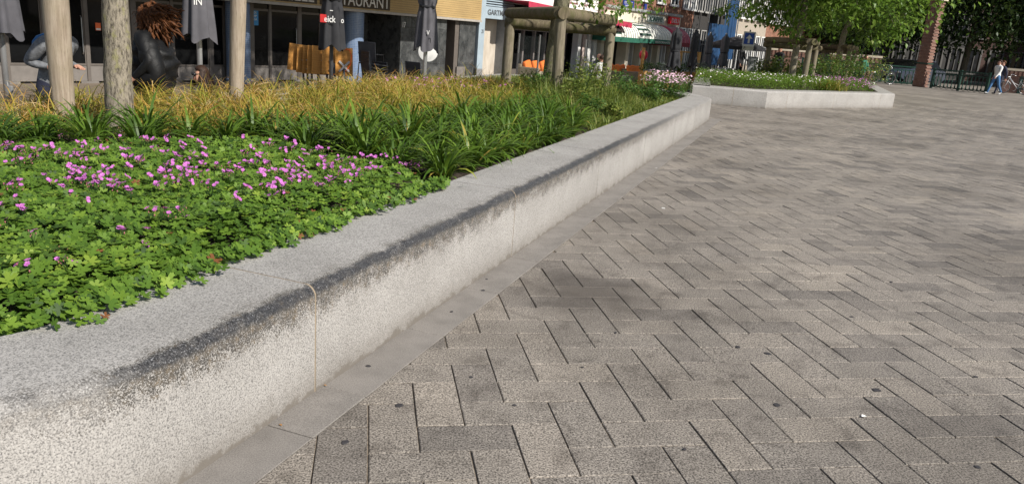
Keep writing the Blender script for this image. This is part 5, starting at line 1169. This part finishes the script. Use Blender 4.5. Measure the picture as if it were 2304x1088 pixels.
# ------------------------------------------------------------------ bicycles and cars
M_RUB = paint('tyre_rubber', (.02, .02, .02), .8); M_CHR = paint('chrome', (.6, .6, .6), .25, .05, 9, 1.)
def bicycle(label, loc, rz, fm, lean=0.):
    r = empty('bicycle', loc, rz, label, 'bicycle', 'bicycles by the bridge'); r.rotation_euler = (lean, 0, rz)
    for x in (-.54, .54):
        w = empty('wheel', (x, 0, .34)); w.parent = r
        def ring(rad, th, nm, m, n=32): t = MB(); t.tube([(rad*math.cos(k*2*math.pi/n), 0, rad*math.sin(k*2*math.pi/n)) for k in range(n+1)], th, 6, caps=False); t.build(nm, m, w, True)
        ring(.325, .02, 'tyre', M_RUB); ring(.300, .012, 'rim', M_CHR); s = MB()
        for k in range(18): a = k*2*math.pi/18; s.tube([(0, .02*(-1)**k, 0), (.3*math.cos(a), 0, .3*math.sin(a))], .0022, 3)
        s.build('spokes', M_CHR, w); MB().tube([(0, -.05, 0), (0, .05, 0)], .022, 8).build('hub', M_CHR, w)
        f = MB(); f.tube([(x+.375*math.cos(a), 0, .34+.375*math.sin(a)) for a in np.linspace(R(15) if x < 0 else R(30), R(190) if x < 0 else R(150), 12)], .017, 5, squash=.5); f.build('mudguard', fm, r, True)
    bb, hd, st = (-.12, 0, .30), (.36, 0, .86), (-.24, 0, .78); f = MB()
    f.tube([bb, (-.06, 0, .42), hd], .018, 7); f.tube([(-.17, 0, .52), (.1, 0, .62), (.35, 0, .90)], .015, 7); f.tube([bb, st, (-.27, 0, .90)], .017, 7); f.tube([(.34, 0, .98), (.39, 0, .78)], .022, 8)
    for s in (-.05, .05):
        f.tube([bb, (-.54, s, .34)], .011, 6); f.tube([(-.22, 0, .74), (-.54, s, .34)], .010, 6); f.tube([(.395, 0, .78), (.45, s, .55), (.54, s, .34)], .012, 6)
    f.build('frame', fm, r, True)
    MB().tube([(.34, 0, .98), (.32, 0, 1.08)], .015, 7).build('stem', M_CHR, r, True); MB().tube([(.10, -.28, 1.04), (.22, -.27, 1.07), (.33, -.1, 1.10), (.33, .1, 1.10), (.22, .27, 1.07), (.10, .28, 1.04)], .012, 7).build('handlebar', M_CHR, r, True)
    MB().prism([(-.42, -.10), (-.42, .10), (-.30, .08), (-.12, .025), (-.12, -.025), (-.30, -.08)], 2, .90, .96).build('saddle', M_BLK, r)
    MB().box((-.52, 0, .74), (.40, .13, .02), bev=.004).build('carrier', M_BLK, r); ch = MB(); ch.box((-.33, .04, .33), (.46, .012, .10), bev=.004); ch.build('chain_guard', M_BLK, r); c = MB(); c.tube([(-.12, -.09, .30), (-.02, -.09, .17)], .010, 5); c.tube([(-.12, .09, .30), (-.22, .09, .43)], .010, 5); c.box((-.02, -.14, .17), (.09, .1, .02)); c.box((-.22, .14, .43), (.09, .1, .02)); c.build('cranks', M_CHR, r); MB().lathe([(.0001, 0), (.045, .01), (.05, .06), (.03, .09)], 10).build('headlamp', M_CHR, r, True).location = (.43, 0, .88)
b1 = col_at(1982, 44.6, BZ); bicycle('black bicycle leaning by the railing at the end of the far planter', (b1.x, b1.y, BZ), R(15), M_BLK, R(5))
b2 = col_at(2279, 45.2, BZ); bicycle('silver-grey bicycle against the brick parapet behind the walkers', (b2.x, b2.y, BZ), R(160), M_ALU, R(-4))
def car(label, loc, rz, col):
    r = empty('parked_car', loc, rz, label, 'car', 'cars parked along the canal'); m = paint('car_paint_%d' % int(col[0]*1000), col, .18, .05, 2, .2, spec=.6)
    lo = [(-2.1, .45), (-2.12, .75), (-1.95, .92), (-.9, .98), (.9, .97), (1.75, .82), (2.05, .66), (2.1, .42), (1.72, .24), (-1.75, .24)]
    bm = bmesh.new(); secs = []
    for y, k in ((-.84, .94), (-.78, 1.), (0, 1.02), (.78, 1.), (.84, .94)): secs.append([bm.verts.new((x*(.985 if abs(y) > .8 else 1), y, .24+(z-.24)*k)) for x, z in lo])
    for a, b in zip(secs, secs[1:]):
        for k in range(len(lo)): bm.faces.new((a[k], a[(k+1) % len(lo)], b[(k+1) % len(lo)], b[k]))
    bm.faces.new(secs[0][::-1]); bm.faces.new(secs[-1]); bmesh.ops.recalc_face_normals(bm, faces=bm.faces[:]); me = bpy.data.meshes.new('body'); bm.to_mesh(me); bm.free(); smooth_angle(me, R(40)); link('body', me, r, m)
    cab = [(-1.75, .94), (-1.25, 1.40), (.15, 1.46), (1.15, .95)]; bm = bmesh.new(); s2 = []
    for y, k in ((-.74, 0), (-.60, 1), (.60, 1), (.74, 0)): s2.append([bm.verts.new((x, y if z < 1.2 else y*(.86 if abs(y) > .7 else 1.), z if k else z*(.995))) for x, z in cab])
    for a, b in zip(s2, s2[1:]):
        for k in range(3): bm.faces.new((a[k], a[k+1], b[k+1], b[k]))
    bm.faces.new(s2[0]); bm.faces.new(s2[-1][::-1]); bmesh.ops.recalc_face_normals(bm, faces=bm.faces[:]); me = bpy.data.meshes.new('cabin_glass'); bm.to_mesh(me); bm.free(); link('cabin_glass', me, r, M_GLASS)
    MB().box((-.55, 0, 1.45), (1.45, 1.12, .05), bev=.02).build('roof', m, r)
    for x in (-1.32, 1.35):
        for y in (-.80, .80):
            w = empty('wheel', (x, y, .31)); w.parent = r; t = MB().lathe([(.18, -.09), (.29, -.10), (.31, -.06), (.31, .06), (.29, .10), (.18, .09)], 20).build('tyre', M_RUB, w, R(40)); t.rotation_euler = (R(90), 0, 0); q = MB().lathe([(.001, -.085), (.06, -.09), (.19, -.07), (.19, .07), (.06, .09), (.001, .085)], 14).build('rim', M_STEEL, w, R(40)); q.rotation_euler = (R(90), 0, 0)
    for y in (-.6, .6): MB().ball((2.0, y, .66), .11, 10, 0, (.6, 1.4, .7)).build('headlight', M_CHR, r, True)
    for y in (-.92, .92): MB().box((.75, y, 1.0), (.12, .14, .1), bev=.03).build('mirror', m, r)
for k, (u, y, c, lb) in enumerate(((2012, 51.5, (.02, .022, .03), 'dark parked car behind the left railing'), (2048, 50.2, (.05, .06, .085), 'blue-grey parked car just left of the brick pillar'), (1955, 53, (.015, .015, .017), 'black parked car behind the person in green'))):
    p = col_at(u, y, BZ); car(lb, (p.x, p.y, BZ), R(200+6*k), c)

# ------------------------------------------------------------------ people
M_SKIN = paint('skin', (.50, .27, .19), .55, .06, 12)
def rotx(v, a): return Vector((v.x, v.y*math.cos(a)-v.z*math.sin(a), v.y*math.sin(a)+v.z*math.cos(a)))
def person(label, loc, rz, h, mats, hairm, lean=0., legs=((0, 0), (0, 0)), arms=((0, .12, .2), (0, .12, .2)), seat=None, bulk=1., hair='short', head=(0., 0.), long_coat=0., face=True, group=None):
    "faces local -y. mats: skin, top, trousers, shoes"
    root = empty('person', loc, rz, label, 'person', group); J = {}; E = []; reg = {}
    def add(n, p, r, par=None, m=0): J[n] = (Vector(p), r); reg[n] = m; (E.append((par, n)) if par else None); return J[n][0]
    pz = .52*h if seat is None else seat+.05*h
    f = lambda k, fw=0.: rotx(Vector((0, 0, k*h)), 0)+Vector((0, fw, 0))
    P = Vector((0, 0, pz)); B = bulk
    def up(k, fw=0.): return P+rotx(Vector((0, -fw*h, k*h)), lean)
    add('pelvis', P, .072*h*B, None, 2); add('belly', up(.09), .068*h*B, 'pelvis', 1); add('chest', up(.21), .078*h*B, 'belly', 1); add('nb', up(.285), .050*h*B, 'chest', 1); add('neck', up(.325, .006), .031*h, 'nb', 0)
    tn = Vector((math.sin(head[0]), -math.cos(head[0]), 0)); hd = lambda k, fw: up(.325)+Vector((0, 0, k*h))+tn*(fw*h)
    add('jaw', hd(.038, .018), .038*h, 'neck', 0); add('skull', hd(.082, .006), .050*h, 'jaw', 0); add('crown', hd(.122, -.004), .040*h, 'skull', 0); add('nose', hd(.062, .062), .010*h, 'jaw', 0)
    for s, sd in ((-1, 'l'), (1, 'r')):
        i = 0 if s < 0 else 1; hf, kb = legs[i]
        hp = add('hip'+sd, P+Vector((s*.052*h, 0, -.03*h)), .056*h*min(B, 1.1), 'pelvis', 2)
        d = rotx(Vector((0, 0, -1)), -hf); k = add('knee'+sd, hp+d*.245*h, .038*h, 'hip'+sd, 2); d2 = rotx(Vector((0, 0, -1)), -(hf-kb)); a = add('ankle'+sd, k+d2*.235*h, .027*h, 'knee'+sd, 2)
        ft = rotx(Vector((0, -1, -.12)), -(hf-kb)*.6); add('heel'+sd, a+Vector((0, .012*h, -.022*h)), .022*h, 'ankle'+sd, 3); add('toe'+sd, a+ft*.095*h+Vector((0, 0, -.022*h)), .019*h, 'heel'+sd, 3)
        sf, so, el = arms[i]
        sh = add('sh'+sd, up(.265)+Vector((s*.098*h*B, 0, 0)), .040*h*B, 'nb', 1); d = rotx(Vector((s*math.sin(so), 0, -math.cos(so))), -sf); e = add('el'+sd, sh+d*.175*h, .030*h*B, 'sh'+sd, 1)
        d2 = rotx(Vector((s*math.sin(so)*.3-(s*.25 if el > 1 else 0), 0, -1)).normalized(), -(sf+el)); w = add('wr'+sd, e+d2*.145*h, .019*h*max(1, B*.9), 'el'+sd, 1); pm = add('pa'+sd, w+d2*.04*h, .017*h, 'wr'+sd, 0)
        sx = Vector((0, 1, 0)) if abs(d2.y) < .6 else Vector((1, 0, 0))
        for q in range(4):
            b = add('fa%d' % q+sd, pm+d2*.022*h+sx*((q-1.5)*.0115*h), .0058*h, 'pa'+sd, 0); add('fb%d' % q+sd, b+d2*(.026+.006*(1.5-abs(q-1.5)))*h+Vector((-s*.008*h, 0, 0)), .0045*h, 'fa%d' % q+sd, 0)
        t = add('ta'+sd, w+d2*.022*h-sx*.022*h, .0062*h, 'wr'+sd, 0); add('tb'+sd, t+d2*.022*h-sx*.006*h, .005*h, 'ta'+sd, 0)
    zmin = min(J[n][0].z-J[n][1] for n in J) if seat is None else 0; names = list(J); off = Vector((0, 0, -zmin if seat is None else 0))
    me = bpy.data.meshes.new('sk'); me.from_pydata([J[n][0]+off for n in names], [(names.index(a), names.index(b)) for a, b in E], []); o = bpy.data.objects.new('sk', me); COL.objects.link(o)
    o.modifiers.new('s', 'SKIN'); lay = me.skin_vertices[0].data if me.skin_vertices else None
    if lay is None:
        bm = bmesh.new(); bm.from_mesh(me); bm.verts.layers.skin.verify(); bm.to_mesh(me); bm.free(); lay = me.skin_vertices[0].data
    for i, n in enumerate(names): lay[i].radius = (J[n][1], J[n][1]); lay[i].use_root = (n == 'pelvis')
    sb = o.modifiers.new('u', 'SUBSURF'); sb.levels = 2; sb.render_levels = 2; o.modifiers['s'].use_smooth_shade = True
    dg = bpy.context.evaluated_depsgraph_get(); dg.update(); bme = bpy.data.meshes.new_from_object(o.evaluated_get(dg)); bpy.data.objects.remove(o)
    bme.materials.clear()
    C = np.zeros(len(bme.polygons)*3); bme.polygons.foreach_get('center', C); C = C.reshape(-1, 3); best = np.full(len(C), 1e9); mi = np.zeros(len(C), np.int32)
    for a, b in E:
        A, Bq = np.array(J[a][0]+off), np.array(J[b][0]+off); v = Bq-A; t = np.clip(((C-A)@v)/max(v@v, 1e-9), 0, 1); dd = np.linalg.norm(C-A-t[:, None]*v, axis=1)-(J[a][1]*(1-t)+J[b][1]*t); m = np.where(t > .4, reg[b], reg[b] if a == 'pelvis' else reg[a]); k = dd < best; best[k] = dd[k]; mi[k] = m[k]
    bme.polygons.foreach_set('material_index', mi); bme.shade_smooth(); body = link('body', bme, root, list(mats))
    hc = J['skull'][0]+off; hr = .056*h; tn = tn.normalized(); side = Vector((-tn.y, tn.x, 0))
    if face:
        for s in (-1, 1): MB().ball(hc+tn*.047*h+side*s*.02*h+Vector((0, 0, -.006*h)), .006*h, 6).build('eye', M_BLK, root, True); MB().ball(hc+side*s*.050*h+Vector((0, 0, -.012*h)), .012*h, 6, 0, (.5, .7, 1)).build('ear', mats[0], root, True)
        MB().box(hc+tn*.050*h+Vector((0, 0, -.042*h)), (.026*h, .008*h, .007*h), rz=math.atan2(side.y, side.x)).build('mouth', paint('lips', (.35, .10, .09), .5), root)
    if hair in ('short', 'long'):
        mb = MB(); n, L = 20, 12; vs = []
        for j in range(L+1):
            th = j/L*R(118 if hair == 'short' else 125)
            for k in range(n):
                a = 2*math.pi*k/n; d = Vector((math.sin(th)*math.cos(a), math.sin(th)*math.sin(a), math.cos(th))); fr = d.dot(tn); rr = hr*(1.06+.05*math.sin(a*5+j)+random.uniform(-.03, .03)); q = hc+Vector((0, 0, .012*h))+d*rr-tn*.010*h
                if fr > .45 and d.z < .42: q = hc+Vector((0, 0, .012*h))+d*rr*.80-tn*.012*h
                vs.append(q)
        mb.add(vs, [(j*n+k, j*n+(k+1) % n, (j+1)*n+(k+1) % n, (j+1)*n+k) for j in range(L) for k in range(n)]); hob = mb.build('hair', hairm, root, True)
        if hair == 'long':
            m = 420; an = rng.uniform(R(75), R(285), m)+math.atan2(tn.y, tn.x); base = np.stack([hc.x+np.cos(an)*hr*.98, hc.y+np.sin(an)*hr*.98, hc.z+rng.uniform(-.3, .9, m)*hr*.8], 1); V, F, bi = blades(base, an, rng.uniform(-1.45, -1.0, m), rng.uniform(.14, .24, m)*h/1.0, rng.uniform(.008, .016, m), rng.uniform(-.1, .35, m), 5); link('loose_hair', np_mesh('loose_hair', V, F, rng.random(m)[bi]), root, hairm)
    return root, hc, tn, side, hr
def hairmat(name, lo, hi):
    t = NT(name); n = t.noise(t.map(t.pos(), (1, 1, .3)), 90, 4); return t.fin(t.ramp(n, [(.3, lo), (.7, hi)]), .6, 0, .25)
H_RED = hairmat('auburn_hair', (.025, .009, .004), (.145, .052, .015)); H_BRN = hairmat('brown_hair', (.012, .006, .004), (.06, .03, .018)); H_GREY = hairmat('grey_hair', (.2, .19, .18), (.4, .39, .37))
LEA = paint('black_leather', (.0045, .0045, .005), .58, .4, 4, bump=1., spec=.35); GRYK = paint('grey_knit', (.15, .155, .165), .9, .4, 26, bump=1.); BLUEJ = paint('blue_fleece', (.02, .12, .30), .85, .15, 20); JEAN = paint('blue_jeans', (.06, .16, .33), .85, .2, 14); NAVY = paint('navy_cloth', (.02, .022, .045), .85, .2, 14); WSW = paint('white_sweater', (.70, .69, .67), .9, .05, 10); BLKC = paint('black_cloth', (.012, .012, .014), .85, .25, 14); GRNJ = paint('green_jacket', (.02, .14, .09), .75, .15, 12); SHOE = paint('pale_shoe', (.5, .5, .5), .6); SHOED = paint('dark_shoe', (.02, .02, .02), .5); BEIGE = paint('beige_cloth', (.5, .44, .36), .9, .1, 12)
# woman with windblown auburn hair
y = 9.6; p = col_at(351, y, TER)
ro, hc, tn, side, hr = person('person with windblown curly auburn hair in a black leather jacket behind the near trunk', (p.x, p.y, TER), R(-78), 1.80, (M_SKIN, LEA, BLKC, SHOED), H_RED, lean=.06, arms=((-.35, .35, 1.15), (-.45, .45, 1.25)), bulk=1.42, hair='short', head=(0, 0))
m = 2600; back = -tn; g = rng.normal(size=(m, 3)); g /= np.linalg.norm(g, axis=1)[:, None]; g[:, 2] = np.abs(g[:, 2])*.9-.25
B0_ = np.array(hc)[None]+g*hr*.98; B0_ += np.array([0, 0, .01]); ba = math.atan2(back.y, back.x); keep = (g@np.array(tn)) < .30; B0_ = B0_[keep]; g = g[keep]; m = len(g)
az = np.arctan2(g[:, 1], g[:, 0])*.25+0; az = np.where(rng.random(m) < .92, ba+rng.normal(0, .45, m), np.arctan2(g[:, 1], g[:, 0]))
V, F, bi = blades(B0_, az, rng.uniform(-.95, .28, m), np.clip(rng.gamma(4, .05, m), .06, .34), rng.uniform(.004, .010, m), rng.uniform(.2, 1.3, m), 10)
q = np.arange(len(V)); V = V+np.stack([np.sin(V[:, 2]*34+V[:, 0]*22), np.cos(V[:, 2]*31+V[:, 1]*24), np.sin(V[:, 0]*38+V[:, 1]*15)], 1)*.018
link('loose_hair', np_mesh('loose_hair', V, F, rng.random(m)[bi]), ro, H_RED)
lk = MB(); rl = random.Random(4)
for q in range(190):
    d = Vector((rl.gauss(0, 1), rl.gauss(0, 1), rl.gauss(.35, .8))).normalized()
    if d.dot(tn) > .5: d = (d-tn*d.dot(tn)*1.3).normalized()
    if d.z < -.55: d.z = -.3
    a0 = hc+d*hr*.95; bk = rl.uniform(.03, .30)*(.6+.4*max(0, -d.dot(tn)+.4)); dn = rl.uniform(.06, .36)-.10*bk/.3; end = a0+back*bk-Vector((0, 0, dn))+side*rl.gauss(0, .05)+d*.05
    mid = a0.lerp(end, .4)+d*.07+Vector((0, 0, .03)); ph = rl.random()*6; P = []; Rr = []
    for k in range(11):
        f = k/10; c = a0*(1-f)**2+mid*2*f*(1-f)+end*f*f; wv = .022*math.sin(f*15+ph)*f; P.append(c+side*wv+Vector((0, 0, .022*math.cos(f*13+ph)*f))); Rr.append(.024*(1-f)**.6+.004)
    lk.tube(P, Rr, 6)
lk.build('locks', H_RED, ro, True)
MB().box(hc+tn*.09+Vector((0, 0, .0)), (.10, .012, .03), rz=math.atan2(side.y, side.x)).build('glasses', M_BLK, ro)
def coat(root, mat, secs, name='jacket', sleeves=()):
    mb = MB(); n = 40; vs = []; fine = []
    for q0, q1 in zip(secs, secs[1:]):
        for k in range(5): fine.append(tuple(x0+(x1-x0)*k/5 for x0, x1 in zip(q0, q1)))
    secs = fine+[secs[-1]]
    for (z, cx, cy, rx, ry) in secs:
        for k in range(n): a = 2*math.pi*k/n; w = 1+.045*math.sin(a*5+z*31)+.04*math.sin(a*3-z*44)+.03*math.sin(a*8+z*63)+random.uniform(-.012, .012); vs.append((cx+rx*w*math.cos(a), cy+ry*w*math.sin(a), z))
    L = len(secs); mb.add(vs, [(j*n+k, j*n+(k+1) % n, (j+1)*n+(k+1) % n, (j+1)*n+k) for j in range(L-1) for k in range(n)]+[tuple(range(n-1, -1, -1)), tuple(range((L-1)*n, L*n))])
    o = mb.build(name, mat, root, True)
    for (pts, rad) in sleeves:
        m2 = MB(); P = []; Rr = []
        for q in range(len(pts)-1):
            for k in range(5): f = k/5; P.append(Vector(pts[q]).lerp(Vector(pts[q+1]), f)); Rr.append((rad[q]*(1-f)+rad[q+1]*f)*random.uniform(.93, 1.07))
        P.append(Vector(pts[-1])); Rr.append(rad[-1]); m2.tube(P, Rr, 14); m2.build('sleeve', mat, o, True)
    return o
coat(ro, LEA, [(.72, 0, .03, .21, .19), (.80, 0, .03, .235, .21), (1.0, 0, .03, .25, .24), (1.2, 0, .03, .30, .29), (1.35, 0, .02, .30, .25), (1.45, 0, .0, .24, .17), (1.51, 0, -.02, .15, .11), (1.54, 0, -.03, .10, .085)], 'jacket',
     [([(s*.20, .02, 1.44), (s*.30, .06, 1.30), (s*.33, .14, 1.06), (s*.26, -.12, .96)], [.12, .125, .11, .08]) for s in (-1, 1)])
# man in grey and blue
y = 8.7; p = col_at(130, y, TER)
person('person in a grey jacket with blue shoulders half hidden by the left stake', (p.x, p.y, TER), R(75), 1.72, (M_SKIN, GRYK, NAVY, SHOED), H_BRN, lean=.34, arms=((-.75, .1, 2.2), (-.80, .12, 2.2)), bulk=1.22)
o = [c for c in bpy.data.objects if c.name.startswith('person')][-1]
ro2 = o
jk = MB(); jk.lathe([(.07, .05), (.13, 0), (.155, -.06), (.14, -.17), (.09, -.26)], 20); v2 = jk.build('blue_yoke', BLUEJ, ro2, True); v2.location = (0, -.02, 1.43); v2.rotation_euler = (.34, 0, 0); v2.scale = (1.05, .85, .95)
# seated woman with sunglasses
y = 10.35; p = col_at(458, y, TER)
ro, hc, tn, side, hr = person('seated person with long brown hair and dark sunglasses above the sedge', (p.x, p.y, TER), R(-52), 1.62, (M_SKIN, BEIGE, NAVY, SHOED), H_BRN, lean=.0, seat=.30, legs=((1.5, 1.5), (1.45, 1.5)), arms=((.5, .1, .7), (.5, .1, .7)), hair='long', bulk=1.05)
sg = MB()
for s in (-1, 1): sg.ball(hc+tn*.083+side*s*.031+Vector((0, 0, -.004)), .026, 10, 0, (.9, .9, .85)); sg.tube([hc+tn*.075+side*s*.055, hc+side*s*.088+Vector((0, 0, .01))], .005, 5)
sg.tube([hc+tn*.1-side*.02, hc+tn*.1+side*.02], .005, 5); sg.build('sunglasses', M_BLK, ro, True)
def stool(label, loc, z):
    r = empty('terrace_stool', loc, 0, label, 'stool'); MB().lathe([(.19, z-.04), (.20, z-.02), (.19, z)], 20).build('seat', M_BLK, r, R(40))
    for k in range(4): a = k*1.571+.78; MB().tube([(.12*math.cos(a), .12*math.sin(a), z-.04), (.19*math.cos(a), .19*math.sin(a), 0)], .013, 6).build('leg', M_BLK, r, True)
stool('low stool under the person with sunglasses', (p.x, p.y, TER), .27)
# two walkers
w = on_z(2234, 213, BZ)
person('person in a white sweater and blue jeans walking on the bridge', (w.x, w.y, BZ), R(-75), 1.78, (M_SKIN, WSW, JEAN, SHOE), H_BRN, lean=.05, legs=((.42, .1), (-.30, .35)), arms=((-.35, .08, .25), (.35, .08, .35)), bulk=1.12)
person('person in dark navy walking beside the white sweater', (w.x+.42, w.y+.35, BZ), R(-75), 1.76, (M_SKIN, NAVY, NAVY, SHOED), H_RED, lean=.05, legs=((-.28, .4), (.40, .1)), arms=((.3, .08, .3), (-.35, .08, .25)), bulk=1.08)
# people beyond the far planter and on the cafe terrace
y = 33.; p = col_at(1745, y, 0); person('person in black sitting behind the far planter, seen over the low parapet', (p.x, p.y, .35), R(-60), 1.75, (M_SKIN, BLKC, BLKC, SHOED), H_GREY, lean=.15, seat=.55, legs=((1.4, 1.4), (1.4, 1.4)), arms=((.5, .1, 1.2), (.6, .1, 1.3)), hair='none', bulk=1.15)
p2 = p; stool('bench stool under the person in black behind the far planter', (p2.x, p2.y, float(gh(p2.x, p2.y))), .86)
y = 39.; p = col_at(1933, y, .1); person('person in a green jacket among the shrubs of the far planter', (p.x, p.y, -.05), R(40), 1.72, (M_SKIN, GRNJ, NAVY, SHOED), H_BRN, lean=.1, arms=((.3, .1, .8), (.3, .1, .8)), bulk=1.15)
y = 29.; p = col_at(1340, y, TER); person('bald person seated on the cafe terrace beside the log guard', (p.x, p.y, TER), R(20), 1.72, (M_SKIN, NAVY, NAVY, SHOED), H_GREY, seat=.45, legs=((1.5, 1.5), (1.5, 1.5)), arms=((.5, .1, .9), (.5, .1, .9)), hair='none'); stool('cafe stool under the bald person', (p.x, p.y, TER), .40)
p = col_at(1347, 27.6, TER); person('person in white seated with back turned on the cafe terrace', (p.x, p.y, TER), R(190), 1.62, (M_SKIN, WSW, BEIGE, SHOED), H_BRN, seat=.45, legs=((1.5, 1.5), (1.5, 1.5)), arms=((.5, .1, .9), (.5, .1, .9)), hair='short', face=False); stool('cafe stool under the person in white', (p.x, p.y, TER), .40)
p = col_at(1655, 35, TER); person('person in a black top carrying a pale bag under the open parasol', (p.x, p.y, float(gh(p.x, p.y))), R(30), 1.68, (M_SKIN, BLKC, BLKC, M_SKIN), H_BRN, arms=((.2, .1, .4), (.3, .12, .9)))
bg = MB().box((0, 0, 0), (.26, .08, .3), bev=.02); bo = bg.build('hand_bag', BEIGE, None); bo.location = (p.x+.22, p.y-.16, float(gh(p.x, p.y))+.72); tag(bo, 'pale bag carried under the open parasol', 'bag'); MB().tube([(-.08, 0, .15), (-.06, 0, .28), (.06, 0, .28), (.08, 0, .15)], .008, 5).build('strap', BEIGE, bo)

# ------------------------------------------------------------------ litter
p = on_z(981, 692); o = MB().tube([(-.019, 0, 0), (.012, 0, 0)], .0042, 8).build('cigarette_butt', paint('filter_orange', (.75, .36, .12), .8), None, True); o.location = (p.x, p.y, .006); o.rotation_euler = (0, 0, 1.1); tag(o, 'orange cigarette butt on the slabs at the foot of the wall', 'cigarette butt'); MB().tube([(.0121, 0, 0), (.022, 0, 0)], .004, 8).build('ash_end', M_WHITE, o, True)
p = on_z(1492, 469); mb = MB(); n = 18; mb.tube([(.017*math.cos(k*2*math.pi/n), .013*math.sin(k*2*math.pi/n), 0) for k in range(n+1)], .003, 5, caps=False); o = mb.build('plastic_ring', M_WHITE, None, True); o.location = (p.x, p.y, .005); tag(o, 'small white ring lying on the paving', 'litter')
for (u, v, lb) in ((1477, 379, 'white paper scrap near the far stretch of wall'), (1943, 937, 'tiny white scrap on a paver at lower right'), (1582, 285, 'white scrap by the far end of the wall')):
    p = on_z(u, v); o = MB().add([(-.012, -.006, 0), (.010, -.009, .003), (.013, .007, 0), (-.006, .010, .005)], [(0, 1, 2, 3)]).build('paper_scrap', M_WHITE, None); o.location = (p.x, p.y, .004); tag(o, lb, 'litter')
k = 0
for (u, v) in ((640, 955), (735, 868), (620, 950)):
    p = on_z(u, v); p = p+Vector((-.02, 0, 0)); o = MB().add([(0, 0, 0), (.012, .006, .003), (.024, 0, .001), (.012, -.006, .004)], [(0, 1, 2, 3)]).build('dry_leaf', paint('dry_leaf', (.36, .19, .07), .8), None); o.location = (p.x, p.y, .004); o.rotation_euler = (0, 0, u); tag(o, ['brown leaf scrap at the wall foot by the second joint', 'brown leaf scrap at the wall foot right of the joint', 'small brown leaf scrap nearest the camera at the wall foot'][k], 'dry leaf'); k += 1
